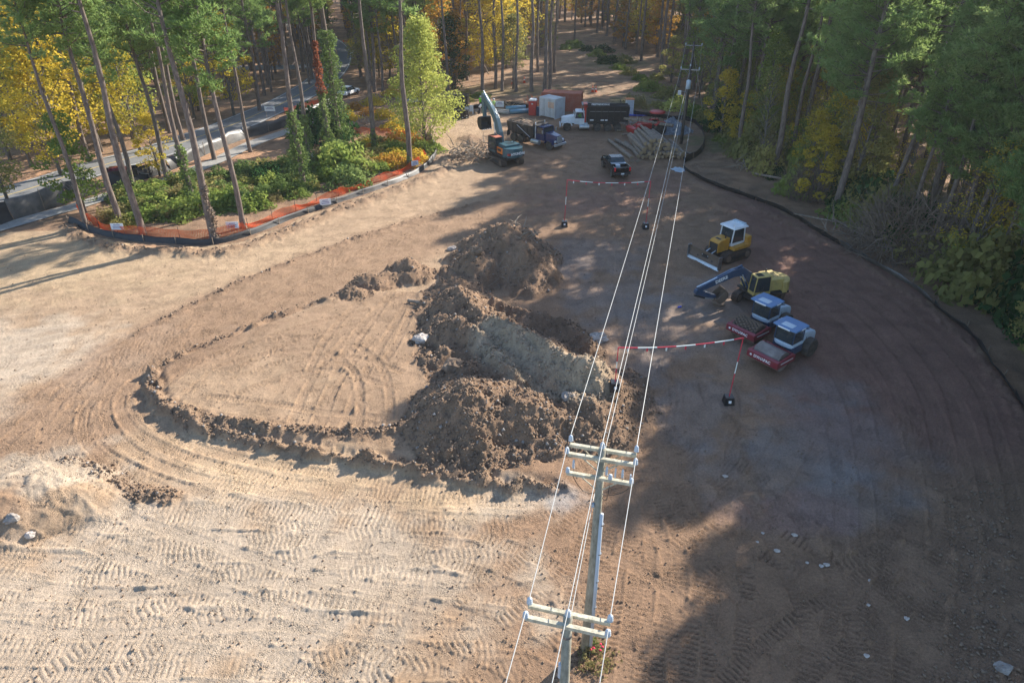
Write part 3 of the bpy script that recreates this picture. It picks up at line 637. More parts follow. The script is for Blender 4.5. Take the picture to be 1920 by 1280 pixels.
def ivy_on(t, h, r, n, mat, z0=0.0, size=.11, nm='ivy'):
    rs = np.random.RandomState(int(h*100+r*37+n)); z = z0+(h-z0)*rs.uniform(0, 1, n)**.9; a = rs.uniform(0, 6.28, n); q = r*(1.15-.6*(z-z0)/(h-z0))*rs.uniform(.25, 1, n)**.6*(1+.35*np.sin(z*2.3+a*2))
    c = np.stack([np.cos(a)*q, np.sin(a)*q, z], -1); nn = np.stack([np.cos(a), np.sin(a), z*0+.4], -1); V, F = leafcloud(c, nn, size, .7, rs)
    return link(nm, np_mesh(nm, V, F, mat, False, colr(0, 4, rs, np.clip(rs.uniform(0, .7, n)+.3*(z/h), 0, 1))), t)
occupied = []
# pines of the left strip, each with its own label; base pixel, variant, scale
FG = [
 (225, 418, 0, .95, 'tall pine behind the orange net near its left end, bare straight trunk', 0, 0),
 (266, 440, 1, 1.0, 'tall bare pine standing right at the black fence beside the first white notice', 0, 0),
 (403, 446, 3, 1.0, 'thick pine at the black fence with brown dead vines round its foot', 5.0, .45),
 (456, 428, 2, 1.0, 'pine with low green needle tufts beside the second white notice', 0, 0),
 (362, 382, 4, 1.0, 'slim pine with a leafy green vine, behind the thick vine-wrapped pine', 6.0, .7),
 (401, 300, 0, .95, 'tall dark pine between the footpath and the undergrowth, by the black road fence', 0, 0),
 (315, 334, 5, 1.1, 'pine by the pale footpath with a yellow sapling in front of its base', 0, 0),
 (255, 364, 2, .9, 'leaning dark pine close to the footpath, ivy thin on its foot', 3.0, .3),
 (469, 285, 4, .9, 'narrow pine beside the footpath under a yellow-brown bush', 0, 0),
 (569, 356, 1, .98, 'pine sheathed in bright green ivy to a third, leftmost of the ivy pines', 8.5, 1.1),
 (584, 312, 4, 1.0, 'slim dark pine with ragged dull ivy just behind the bright ivy-sheathed pine', 6.0, .7),
 (617, 285, 0, 1.0, 'pine whose trunk is ringed with reddish vine above green ivy', 7.5, .75),
 (637, 267, 3, 1.05, 'pine smothered in the thickest ivy column, widest green mass of the strip', 13.0, 1.5),
 (703, 285, 1, 1.0, 'tall pine with pale broken branch stubs left of the yellow-green tree', 3.0, .5),
 (768, 315, 3, .98, 'tall bare pine in front of the yellow-green tree by the fence corner', 1.5, .4),
]
for px, py, v, s, lab, ih, ir in FG:
    x, y = G(px, py); t = plant('pine_tree', lab, 'pine tree', PINE[v], x, y, s, 'pines of the strip left of the site'); occupied.append((x, y))
    if ih: ivy_on(t, ih, ir, int(260*ih*ir+250), M['ivy'] if ir != .45 else M['twig'], nm='ivy' if ir != .45 else 'dead_vine')
    if (px, py) == (617, 285): ivy_on(t, 13, .5, 1300, M['redvine'], 7.0, nm='red_vine')
x, y = G(165, 428); t = plant('pine_tree', 'short leaning snag-like trunk at the left end of the orange net', 'pine tree', PINE[4], x, y, .85, 'pines of the strip left of the site', tilt=(0, .05)); occupied.append((x, y))
# trunk groups in the middle distance, behind the shed and around the clearing
MIDP = [(906, 173, 1, 'thick dark pine just behind the three workers'), (929, 167, 0, 'pine second to the right of the workers'), (943, 171, 4, 'slim pine behind the two cones pair, left of the wider trunk'), (968, 171, 0, 'pine standing directly between the two orange cones'),
 (997, 171, 3, 'pine behind the orange net heap by the red toilet'), (1021, 175, 1, 'left trunk of the close pair behind the rusty container'), (1030, 171, 3, 'right trunk of the close pair behind the rusty container'), (1039, 136, 0, 'pine at the left edge of the clearing, behind the close pair'), (1007, 135, 4, 'pine deep behind the right orange cone'),
 (876, 151, 0, 'pine left of the workers with a fallen leaning trunk beside it'), (852, 128, 2, 'pine behind the dark evergreen left of the workers'), (1238, 138, 1, 'pale-lit pine on the right edge of the clearing nearest the power poles'), (1201, 115, 0, 'second pine on the right edge of the clearing counting back from the poles'), (1173, 93, 4, 'third pine on the right edge of the clearing'),
 (1152, 84, 3, 'fourth pine on the right edge of the clearing'), (1277, 138, 0, 'pine right behind the nearer far power pole'), (1297, 145, 3, 'pine immediately right of the far power poles'), (1377, 237, 1, 'front pine at the right forest edge beside the black fence loop'), (1397, 243, 4, 'slim pine right of the front pine beside the black fence loop'), (1077, 82, 4, 'thin pale trunk standing alone at the head of the clearing'),
 (1362, 200, 0, 'pine behind the bushes right of the far poles'), (1330, 178, 4, 'young pine right of the far power poles'), (1656, 420, 4, 'pale slim trunk above the dry branch heap at the right forest edge'), (1737, 420, 3, 'big dark trunk leaning right at the right forest edge'), (1799, 446, 1, 'thick grey trunk low at the right forest edge behind the grey thicket'), (1612, 352, 0, 'dark trunk inside the right forest behind the fallen limbs'),
 (1250, 120, 4, 'slender pine behind the pale-lit pine at the right clearing edge'), (985, 110, 3, 'pine deep in the wood above the right cone'), (1120, 62, 1, 'pine at the far head of the clearing')]
for px, py, v, lab in MIDP:
    x, y = G(px, py); x0 = x; til = (0, R_(3.5)) if px > 1600 else (0, 0)
    plant('pine_tree', lab, 'pine tree', PINE[v], x, y, rnd.uniform(.95, 1.08), 'pines named one by one around the clearing', tilt=til, rz=rnd.uniform(-.3, .3) if px > 1600 else None); occupied.append((x, y))
# the woods
clear_px = gp([(-900, 1600), (-900, 440), (0, 425), (140, 330), (330, 285), (480, 215), (600, 150), (625, 100), (560, 45), (640, 45), (668, 100), (665, 170), (740, 205), (800, 205), (870, 160), (960, 125), (1030, 105), (1035, 60), (1075, 40), (1120, 62), (1190, 100), (1240, 145), (1320, 190), (1350, 262), (1420, 318), (1540, 385), (1640, 435), (1725, 478), (1800, 545), (1870, 640), (1960, 740), (2300, 1150), (2500, 1600)])
def sunline(x, y): return y*.743-x*.669
def gap(x, y): c = sunline(x, y); return 7.6 < c < 15.0 or 21.8 < c < 26.6 or 33.5 < c < 37.5 or 41 < c < 44 or 48 < c < 50
def sample(n, dmin, x0, x1, y0, y1, tries=60, extra=None):
    out = []; cell = {}
    for o in occupied: cell.setdefault((int(o[0]//dmin), int(o[1]//dmin)), []).append(o)
    for _ in range(n*tries):
        if len(out) >= n: break
        x = rnd.uniform(x0, x1); y = rnd.uniform(y0, y1)
        if extra and not extra(x, y): continue
        if bool(inside(np.array([x]), np.array([y]), clear_px)[0]): continue
        i, j = int(x//dmin), int(y//dmin)
        if any((p[0]-x)**2+(p[1]-y)**2 < dmin*dmin for a in (-1, 0, 1) for b in (-1, 0, 1) for p in cell.get((i+a, j+b), ())): continue
        cell.setdefault((i, j), []).append((x, y)); out.append((x, y))
    return out
def inview(x, y): p = PX(x, y, 12); return -150 < p[0] < 2080
right = sample(150, 4.1, 24, 68, 6, 130, extra=lambda x, y: x < 48+.26*y and (y > 24 or x > 40) and not (gap(x, y) and y < 95))
for c_, x_ in ((16.6, 36), (17.2, 41), (18.8, 37), (17.8, 46), (16.3, 44), (19.6, 42), (16.4, 40), (4.4, 37), (3.6, 41), (4.6, 43), (2.6, 36.5), (4.2, 47)): right.append((x_, (c_+.669*x_)/.743))
back = [p for p in sample(330, 4.6, -60, 110, 118, 235, extra=inview)]
left = [p for p in sample(150, 4.8, -150, -18, 60, 235, extra=inview)]
spec = []
for k, (x, y) in enumerate(right+back+left):
    zone = 'right' if k < len(right) else 'back' if k < len(right)+len(back) else 'left'
    spec.append((math.hypot(x, y), x, y, zone))
spec.sort()
occupied += [(s_[1], s_[2]) for s_ in spec]
labs = {'right': ('tall green pine in the dense wood along the right side', 'pines of the right wood'), 'back': ('tall pine trunk with high crown in the wood beyond the clearing', 'pines of the wood beyond the clearing'), 'left': ('tall pine in the wood across the road at upper left', 'pines of the wood across the road')}
farspec = []
NP = 300-len(FG)-len(MIDP)-1
for k, (d, x, y, zone) in enumerate(spec):
    if k < NP:
        ms = rnd.choice(PINE_DENSE if (zone == 'right' and rnd.random() < .4) or (zone == 'left' and rnd.random() < .35) else PINE)
        if d > 130: ms = rnd.choice(PINE_FAR)
        plant('pine_tree', labs[zone][0], 'pine tree', ms, x, y, rnd.uniform(.78, .9) if zone == 'right' and 14.5 < sunline(x, y) < 22.5 else rnd.uniform(.85, 1.1), labs[zone][1], tilt=(rnd.uniform(-.03, .03), rnd.uniform(-.03, .03)))
    else: farspec.append((x, y))
far2 = [p for p in sample(420, 4.4, -260, 300, 185, 330, extra=inview)]
def scatter_stuff(name, label, cat, pts, srcs, smin, smax):
    me = bpy.data.meshes.new(name); me.vertices.add(len(pts)); me.vertices.foreach_set('co', np.array([(x, y, hz(x, y)) for x, y in pts], np.float32).ravel())
    col = bpy.data.collections.new(name+'_sources')
    for i, (tr, cr, mt) in enumerate(srcs):     # one joined tree per source
        a = np.empty(len(tr.vertices)*3, np.float32); tr.vertices.foreach_get('co', a); b = np.empty(len(cr.vertices)*3, np.float32); cr.vertices.foreach_get('co', b)
        j = bpy.data.meshes.new('far_tree'); vs = np.concatenate([a, b]).reshape(-1, 3); nT = len(tr.vertices)
        fs = [tuple(p.vertices) for p in tr.polygons]+[tuple(v+nT for v in p.vertices) for p in cr.polygons]
        j.from_pydata(vs.tolist(), [], fs); j.materials.append(tr.materials[0]); j.materials.append(mt or cr.materials[0])
        mi = np.zeros(len(fs), np.int32); mi[len(tr.polygons):] = 1; j.polygons.foreach_set('material_index', mi)
        cc = np.empty(len(cr.vertices)*4, np.float32); cr.color_attributes['col'].data.foreach_get('color', cc)
        at = j.color_attributes.new('col', 'FLOAT_COLOR', 'POINT'); at.data.foreach_set('color', np.concatenate([np.ones(nT*4, np.float32), cc])); j.update()
        col.objects.link(bpy.data.objects.new('far_tree', j))
    o = link(name, me); tag(o, label, cat, kind='stuff')
    ng = bpy.data.node_groups.new(name, 'GeometryNodeTree'); ng.interface.new_socket('Geometry', in_out='INPUT', socket_type='NodeSocketGeometry'); ng.interface.new_socket('Geometry', in_out='OUTPUT', socket_type='NodeSocketGeometry')
    N, L = ng.nodes.new, ng.links.new; gi = N('NodeGroupInput'); go = N('NodeGroupOutput'); ip = N('GeometryNodeInstanceOnPoints'); ci = N('GeometryNodeCollectionInfo')
    ci.inputs[0].default_value = col; ci.inputs['Separate Children'].default_value = True; ip.inputs['Pick Instance'].default_value = True
    rv = N('FunctionNodeRandomValue'); rv.data_type = 'FLOAT_VECTOR'; rv.inputs[1].default_value = (0, 0, 6.28); rv.inputs[0].default_value = (0, 0, 0)
    rs_ = N('FunctionNodeRandomValue'); rs_.data_type = 'FLOAT'; rs_.inputs[2].default_value = smin; rs_.inputs[3].default_value = smax; rs_.inputs['Seed'].default_value = 3
    L(gi.outputs[0], ip.inputs['Points']); L(ci.outputs[0], ip.inputs['Instance']); L(rv.outputs[0], ip.inputs['Rotation']); L(rs_.outputs[1], ip.inputs['Scale']); L(ip.outputs[0], go.inputs[0])
    o.modifiers.new('scatter', 'NODES').node_group = ng; return o
scatter_stuff('far_pine_wood', 'dense far wood of tall pines closing the background', 'woods', farspec+far2, [(*m, None) for m in PINE_FAR], .9, 1.1)
for c_, x_, s_ in ((8.6, 37, .76), (10.0, 39.5, .86), (11.3, 37, .80), (12.7, 39, .86), (13.9, 37, .88), (14.8, 40, .96), (9.2, 43, .84), (12.0, 44, .92), (14.2, 45, .98)):
    plant('pine_tree', 'middling pine in the thin part of the right wood', 'pine tree', rnd.choice(PINE_DENSE), x_, (c_+.669*x_)/.743, s_, 'middling pines of the right wood')
# broadleaf understorey
def leafy(label, group, pts, mats, meshes, smin, smax, name='broadleaf_tree', far=90):
    W = dict(leaf_olive='olive-brown', leaf_green='green', leaf_yellow='yellow', leaf_orange='orange')
    for x, y in pts:
        mk = rnd.choice(mats); deep = math.hypot(x, y) > far
        plant(name, W[mk]+' '+label+(', farther back' if deep else ', nearer rows'), 'tree', rnd.choice(meshes), x, y, rnd.uniform(smin, smax), W[mk]+' '+group, M[mk])
def ex_(y): return float(np.interp(y, [16, 25, 33, 44, 57, 77, 98, 130], [36, 36, 36.5, 37, 36.5, 30, 30, 31]))
edge = [p for p in sample(98, 2.6, 24, 60, 16, 135, extra=lambda x, y: x < ex_(y)+13 and not (gap(x, y) and sunline(x, y) > 20))]
leafy('broadleaf tree in the understorey of the right wood', 'broadleaf trees of the right wood', edge, ['leaf_olive', 'leaf_olive', 'leaf_green', 'leaf_yellow'], LEAFY+SPARSE, .65, 1.0)
ub = [p for p in sample(175, 3.8, -45, 110, 122, 240, extra=inview)]
ub.sort(key=lambda p: math.hypot(*p)); ubfar = ub[65:]; ub = ub[:65]
leafy('autumn broadleaf tree under the pines beyond the clearing', 'autumn trees beyond the clearing', ub, ['leaf_yellow', 'leaf_orange', 'leaf_orange', 'leaf_olive', 'leaf_yellow'], LEAFY, .8, 1.35, far=165)
ul = [p for p in sample(75, 4.0, -130, -20, 66, 215, extra=inview)]
leafy('broadleaf tree in the wood across the road', 'broadleaf trees across the road', ul, ['leaf_yellow', 'leaf_yellow', 'leaf_green', 'leaf_olive'], LEAFY, .75, 1.25, far=120)
uf = [p for p in sample(260, 5, -200, 240, 200, 300, extra=inview)]
scatter_stuff('far_autumn_wood', 'far mass of yellow and orange autumn trees under the pines', 'woods', uf+ubfar, [(*LEAFY[0], M['leaf_orange']), (*LEAFY[2], M['leaf_yellow']), (*LEAFY[1], M['leaf_olive'])], .9, 1.4)
ue = []
for _ in range(70):
    y = 20+rnd.random()*85; x = float(np.interp(y, [16, 25, 33, 44, 57, 77, 98], [36, 36, 36.5, 37, 36.5, 30, 30]))+rnd.uniform(1, 4.5); ue.append((x, y))
leafy('low sapling at the very edge of the right wood', 'edge saplings of the right wood', ue, ['leaf_olive', 'leaf_olive', 'leaf_green', 'leaf_yellow'], LEAFY+SPARSE, .38, .8, far=55)
# single broadleaf trees one can name
lime = leafy_meshes(401, 15.5, 1.6, 4.7, 84, 200, .15, M['leaf_lime'], .2, .62)
x, y = G(806, 272); plant('yellow_green_tree', 'bushy yellow-green tree at the fence corner, brightest tree of the picture', 'tree', lime, x-.8, y+1.5, .95)
x, y = G(848, 168); plant('evergreen_tree', 'dark evergreen left of the workers, behind the yellow-green tree', 'tree', leafy_meshes(402, 12, 1, 3.2, 44, 150, .15, M['leaf_dark']), x, y, 1.0)
gold = leafy_meshes(403, 18, 5, 4.8, 64, 150, .17, M['leaf_yellow'], .2)
x, y = G(930, 158); plant('golden_tree', 'large golden-yellow tree above the workers', 'tree', gold, x, y, 1.05)
x, y = G(962, 166); plant('golden_tree', 'smaller yellow-olive tree right of the large golden one', 'tree', leafy_meshes(404, 13, 5, 3.6, 44, 120, .15, M['leaf_olive']), x, y, .9)
for px, py, s, mt, lab in [(160, 398, .95, 'leaf_green', 'green and yellow young oak at the left end of the orange net'), (115, 330, 1.1, 'leaf_yellow', 'yellow broadleaf tree on the bank across the road at far left'), (60, 312, 1.1, 'leaf_olive', 'dull yellow tree left of the bank across the road'), (300, 330, .7, 'leaf_yellow', 'small yellow sapling in front of a pine by the footpath'),
   (250, 262, 1.2, 'leaf_green', 'green broadleaf tree just across the road'), (20, 300, 1.1, 'leaf_yellow', 'bright yellow tree at the left border of the picture'), (190, 285, 1.25, 'leaf_yellow', 'tall yellow tree across the road behind the young oak')]:
    x, y = G(px, py); plant('broadleaf_tree', lab, 'tree', LEAFY[1] if s < 1 else LEAFY[0], x, y, s, None, M[mt])
# shrubs
BUSH = {k: bush_mesh(500+i, 1.5, 1.2, n, s, M[k]) for i, (k, n, s) in enumerate([('leaf_green', 1300, .12), ('ivy', 1400, .11), ('leaf_olive', 1100, .12), ('leaf_yellow', 1000, .12), ('drygrass', 1300, .10), ('leaf_dark', 1300, .12), ('twig', 1700, .09), ('leaf_orange', 900, .12)])}
def shrub(px, py, s, k, lab, grp=None, h=1.0, xy=None):
    x, y = xy or G(px, py); o = link('shrub', BUSH[k], None, (x, y, hz(x, y)-.1), rnd.uniform(0, 6.28)); o.scale = (s*rnd.uniform(.85, 1.2), s*rnd.uniform(.85, 1.2), s*h); return tag(o, lab, 'shrub', grp)
for _ in range(170):
    u = rnd.random(); px = 215+u*590; py = 432-(px-215)*.16 if px < 460 else 396-(px-460)*.27
    py -= rnd.uniform(6, 70)*(1 if px < 700 else .6)
    shrub(px, py, rnd.uniform(.7, 1.35), rnd.choice(['ivy', 'ivy', 'leaf_green', 'leaf_green', 'leaf_olive', 'drygrass'] if px < 690 else ['leaf_green', 'leaf_yellow', 'leaf_orange', 'leaf_olive']), 'low green undergrowth shrub between the pines and the orange net', 'undergrowth shrubs of the left strip', rnd.uniform(.6, 1.0))
shrub(640, 318, 2.2, 'leaf_green', 'large rounded green shrub right of the ivy-sheathed pines', None, 1.2); shrub(655, 345, 1.6, 'ivy', 'wide pale-green shrub nearest the fence below the ivy column', None, 1.0); shrub(610, 262, 2.4, 'leaf_dark', 'dark evergreen mound left of the widest ivy column', None, 1.5); shrub(500, 338, 1.6, 'leaf_dark', 'dark green shrub left of the bright ivy-sheathed pine', None, .9)
for _ in range(115):
    t_ = rnd.random(); y = 16+t_*82; x = float(np.interp(y, [16, 25, 33, 44, 57, 77, 98], [36, 36, 36.5, 37, 36.5, 30, 30]))+rnd.uniform(-1.6, 4)
    shrub(0, 0, rnd.uniform(.9, 2.3), rnd.choice(['leaf_olive', 'leaf_green', 'leaf_olive', 'twig', 'leaf_olive', 'leaf_dark', 'leaf_green']), 'shaded olive shrub along the edge of the right wood', 'shrubs along the right wood edge', rnd.uniform(.9, 2.4), (x, y))
shrub(1700, 470, 2.7, 'twig', 'grey leafless thicket at the right forest edge', None, 1.3)
for px, py in [(1100, 95), (1120, 105), (1140, 118), (1160, 130), (1180, 140), (1200, 150), (1075, 88), (1130, 98), (1230, 150), (1060, 92), (1170, 118), (1215, 168)]:
    shrub(px, py, rnd.uniform(1.0, 1.8), rnd.choice(['leaf_green', 'leaf_olive', 'leaf_dark']), 'low green shrub in the hedge line running up the right of the clearing', 'hedge line shrubs of the clearing', .8)
for px, py, k, lab in [(1190, 200, 'drygrass', 'straw-coloured tuft of tall weeds beside the white storage box'), (1270, 205, 'leaf_lime', 'bright green shrub behind the gravel heap'), (1305, 222, 'leaf_green', 'green shrub right of the near far-pole inside the fence bend'), (1340, 190, 'leaf_green', 'dense green shrub right of the far poles'), (1325, 232, 'leaf_olive', 'olive shrub outside the black fence loop'), (1250, 182, 'leaf_olive', 'pale green shrub behind the tractor')]:
    if k not in BUSH: BUSH[k] = bush_mesh(520, 1.5, 1.2, 1100, .12, M[k])
    shrub(px, py, 1.5, k, lab)
for px, py in [(880, 190), (870, 178), (900, 182), (845, 200), (1300, 210), (1355, 262), (1370, 275), (1345, 250), (1380, 290), (1240, 200)]:
    shrub(px, py, rnd.uniform(.8, 1.4), rnd.choice(['leaf_green', 'leaf_olive']), 'low green weeds at the back border of the site', 'weeds at the back border', .5)
for px, py in [(665, 205), (690, 215), (720, 222), (740, 240), (700, 195), (735, 180), (760, 250), (650, 225), (780, 300), (745, 265)]:
    shrub(px, py, rnd.uniform(.8, 1.3), rnd.choice(['leaf_yellow', 'leaf_orange', 'leaf_yellow']), 'yellow autumn shrub beside the tall bare pines near the road bend', 'yellow shrubs near the road bend', .9)
#@@SITE
HAZE = .00018
# ---------------- fences ----------------
def ribbon(P, h, z0=0.0, lean=.0, wob=.06, th=.015, seed=0, sag=.13):
    """cloth strip hung between stakes, with folds and real thickness"""
    rs = random.Random(seed); mb = MB(); V = []; n = len(P)
    for side in (0, 1):
        for i, p in enumerate(P):
            a = Vector(P[max(i-1, 0)]); b = Vector(P[min(i+1, n-1)]); d = (b-a).normalized(); nn = Vector((-d.y, d.x)); g = hz(p[0], p[1])
            r2 = random.Random(seed*1000+i); wv = r2.uniform(-wob, wob); top = h*(1-sag*(i % 3 != 0)*r2.uniform(.3, 1.6))
            for k in range(4):
                q = Vector(p)+nn*(lean*k/3+wv*math.sin(k*1.3+i*.9)+side*th); V.append((q.x, q.y, g+z0+top*k/3-.03))
    F = []; m = n*4
    for i in range(n-1):
        for k in range(3):
            a = i*4+k; F.append((a, a+4, a+5, a+1)); a += m; F.append((a, a+1, a+5, a+4))
        a = i*4+3; F.append((a, a+4, a+4+m, a+m))
    return V, F
def fence(label, px, h, mats, every=3, lean=.12, step=1.0, seg=12, name='silt_fence', cat='fence', path=None, wob=.07, rows=None):
    P = smooth_path(gp(px) if path is None else path, step); t = thing(name, label, cat, (P[0][0], P[0][1], hz(*P[0])))
    inv = Vector(t.location); k = 0
    for i0 in range(0, len(P)-1, seg):
        Q = P[i0:i0+seg+1]; V, F = ribbon(Q, h, lean=lean, seed=int(px[0][0]*7+i0) % 991, wob=wob)
        link('cloth_panel', np_mesh('cloth_panel', np.array(V)-np.array(inv), F, mats[k % len(mats)]), t); k += 1
    sm = MB().box((0, 0, (h+.15)/2), (.05, .05, h+.2)).mesh('stake', M['stake'])
    for p in P[::every]:
        link('stake', sm, t, (p[0]-inv.x, p[1]-inv.y+.06, hz(*p)-inv.z-.05))
    return t
fence('black silt fence curving round the left strip of pines, greyer towards its right end', [(130, 424), (180, 440), (250, 452), (330, 458), (400, 460), (470, 442), (560, 406), (650, 376), (740, 346), (795, 320), (820, 292), (816, 268), (808, 250)], .6, [M['cloth'], M['cloth'], M['cloth'], M['cloth_dusty'], M['cloth'], M['cloth_dusty'], M['cloth_dusty']], lean=.25, seg=9)
fence('long black silt fence sweeping along the right wood edge', [(1283, 318), (1330, 343), (1400, 370), (1470, 396), (1530, 433), (1590, 468), (1650, 503), (1710, 538), (1770, 588), (1830, 638), (1870, 698), (1920, 768), (1990, 880)], .62, [M['cloth'], M['cloth'], M['cloth_dusty']], lean=-.3, seg=11, wob=.13)
fence('black silt fence looping round the gravel heap and the far power pole', [(1188, 216), (1219, 219), (1262, 226), (1292, 230), (1310, 241), (1321, 260), (1319, 281), (1306, 296), (1283, 306)], .75, [M['cloth']], lean=-.2)
fence('black silt fence at the back of the site behind the pipes', [(826, 214), (870, 207), (905, 203), (945, 200), (1000, 204)], .7, [M['cloth']], lean=-.2)
fence('tall shiny black screen fence along the road at far left', [(-120, 458), (-40, 436), (0, 424), (60, 402), (132, 380), (178, 364)], 2.1, [M['cloth'], M['cloth_dusty'], M['cloth']], lean=.5, seg=4, wob=.22, step=1.3)
fence('black screen fence between road and footpath behind the pines', [(200, 352), (280, 334), (340, 312), (400, 285), (462, 260), (530, 240), (575, 222), (640, 196)], 1.5, [M['cloth'], M['cloth'], M['cloth_dusty']], lean=.4, seg=5, wob=.18, step=1.3)
def net_fence(label, px, h=1.0, flop=0.0):
    P = smooth_path(gp(px), .35); t = thing('safety_net_fence', label, 'fence', (P[0][0], P[0][1], hz(*P[0]))); o = Vector(t.location)
    V = []; F = []; w_ = .019; rows = [h*k/9 for k in range(10)]
    def pt(i, z):
        p = P[i]; r2 = random.Random(i); s = flop*(.5+.5*math.sin(i*.35)); zz = z*(1-.12*math.sin(i*.55)**2)*(1-s*.55)
        return Vector((p[0]-o.x+.12*math.sin(i*.8+z*3)-z*s*.5, p[1]-o.y-z*s*.6, hz(*p)-o.z+zz))
    for i in range(len(P)-1):
        for z in rows:
            a, b = pt(i, z), pt(i+1, z); n = len(V); V += [a-Vector((0, 0, w_)), b-Vector((0, 0, w_)), b+Vector((0, 0, w_)), a+Vector((0, 0, w_))]; F.append((n, n+1, n+2, n+3))
        for f in (0, .33, .66):
            for z0, z1 in zip(rows[:-1:3], rows[3::3]):
                a = pt(i, z0).lerp(pt(i+1, z0), f); b = pt(i, z1).lerp(pt(i+1, z1), f); u = Vector((w_, 0, 0)); n = len(V); V += [a-u, a+u, b+u, b-u]; F.append((n, n+1, n+2, n+3))
    link('net', np_mesh('net', [tuple(v) for v in V], F, M['net']), t)
    sm = MB().box((0, 0, .55), (.04, .04, 1.2)).mesh('post', M['dark'])
    for p in P[::8]: link('post', sm, t, (p[0]-o.x, p[1]-o.y, hz(*p)-o.z))
    return t
net_fence('orange safety net along the pines, from the left end to the second notice', [(150, 400), (170, 418), (205, 436), (262, 443), (330, 446), (400, 448), (462, 432)], 1.0, .2)
net_fence('slumped orange safety net along the pines, right half up to the fence corner', [(466, 430), (555, 396), (640, 366), (730, 336), (780, 312), (800, 290)], .9, .9)
net_fence('bright orange safety net behind the undergrowth left of the yellow-green tree', [(655, 250), (700, 253), (740, 256), (790, 262)], 1.1, .1)
net_fence('orange safety net on the fence beside the road bend', [(534, 216), (560, 210), (590, 200), (610, 190)], 1.0, .1)
# crumpled net heap beside the toilet
t = thing('net_heap', 'crumpled orange net heap standing behind the red toilet', 'net', (*G(1004, 200), 0.0)); mbn = MB(); rr = random.Random(3)
for i in range(46):
    a = Vector((rr.uniform(-1.6, 1.6), rr.uniform(-.5, .5), rr.uniform(0, .6))); b = a+Vector((rr.uniform(-.8, .8), rr.uniform(-.3, .3), rr.uniform(.4, 1.5))); mbn.tube(a, b, .035, .02, 4)
mbn.build('net', M['net'], t)
def notice(px, py, lab, w_=1.0, h_=.55, z=.55, rz=0, lines=3, mat='pureWhite'):
    x, y = G(px, py); t = thing('notice_board', lab, 'sign', (x, y-.15, hz(x, y)+z), rz); MB().box((0, 0, h_/2), (w_, .02, h_)).build('board', M[mat], t)
    for k in range(lines): MB().box((0, -.0135, h_*(.75-.25*k)), (w_*(.7 if k else .5), .004, h_*.09)).build('printed_line', M['signink'], t)
    for s in (-1, 1): MB().box((s*w_*.42, .03, (h_-z)/2), (.035, .035, h_+z)).build('post', M['stake'], t)
    return t
notice(226, 440, 'white notice with printed lines on the orange net, leftmost', 1.15, .6); notice(440, 437, 'white notice with printed lines on the orange net beside the low-tufted pine', 1.1, .6, rz=.1)
notice(612, 388, 'white notice on the orange net below the ivy column', 1.1, .62, .3, .35); notice(779, 317, 'white notice on the net at the fence corner under the bare pine', .9, .55, .4, .6)
notice(510, 226, 'white board standing on the screen fence beside the road', 1.5, .7, 1.3, 0, 2)
notice(937, 204, 'pink and white notice board leaning behind the concrete pipes', 1.3, .9, .3, -.05, 2)
# ---------------- power poles and wires ----------------
LD = Vector((.252, .968, 0)); AD = Vector((.968, -.252, 0))
def insulator(t, p, r=.075, tall=.26):
    o = MB().lathe([(.02, 0), (r*.6, .02), (r, .05), (r*.62, .08), (r*.95, .12), (r*.6, .15), (r*.85, .19), (.03, tall)], (0, 0, 0), 10).build('insulator', M['porcelain'], t, smooth=True); o.location = p; return o
def crossarm(t, z, off, half, mat, th=.115, brace=True):
    mb = MB(); a = AD*-half+LD*off; b = AD*half+LD*off; u = Vector((0, 0, th/2)); v = LD*(th/2)
    c0 = Vector((0, 0, z)); mb.hexa([c0+a-u-v, c0+b-u-v, c0+b-u+v, c0+a-u+v, c0+a+u-v, c0+b+u-v, c0+b+u+v, c0+a+u+v]); arm = mb.build('crossarm', mat, t)
    if brace:
        for s in (-1, 1):
            m2 = MB(); m2.tube(c0+AD*s*.62+LD*off*.9-u, Vector((0, 0, z-.55))+LD*off*.6+AD*s*.1, .022, n=5); m2.build('brace', mat, arm)
    return arm
def power_pole(x, y, H, lab, dark=False, r=.15):
    t = thing('power_pole', lab, 'power pole', (x, y, hz(x, y)-.05)); wood = M['darkpole'] if dark else M['polewood']
    MB().ring_path([(0, 0, 0), (.03, .02, H*.5), (0, 0, H)], [r*1.25, r, r*.8], 14).build('pole', wood, t, smooth=True); return t
P0 = Vector((1.42, 11.55, 0)); P1 = Vector((2.85, 17.05, 0)); P2 = Vector((22.1, 91, 0)); P3 = Vector((25.5, 104.6, 0)); PM = P0-LD*36
t0 = power_pole(P0.x, P0.y, 9.15, 'nearest power pole with a pair of crossarms, cut off by the bottom border')
for o_ in (-.17, .17): crossarm(t0, 8.95+(.04 if o_ > 0 else 0), o_, 1.07, M['armwood'], brace=False)
for o_ in (-.22, .22):
    for s in (-1, 1): insulator(t0, Vector((0, 0, 9.0))+AD*s*1.05+LD*o_, .085, .24)
insulator(t0, Vector((0, 0, 9.12)), .085); MB().tube((-.12, 0, 7.2), (-.12, .02, 6.6), .06).build('line_clamp', M['porcelain'], t0)
MB().lathe([(.135, 0), (.14, .02), (.14, .07), (.135, .09)], (0, 0, 8.35), 14).build('steel_band', M['steel'], t0)
t1 = power_pole(P1.x, P1.y, 10.0, 'power pole with a grey conduit, double crossarms and a third lower arm')
for o_ in (-.17, .17): crossarm(t1, 9.72+(.1 if o_ > 0 else 0), o_, 1.07, M['armwood'])
crossarm(t1, 8.95, -.19, 1.07, M['armwood'])
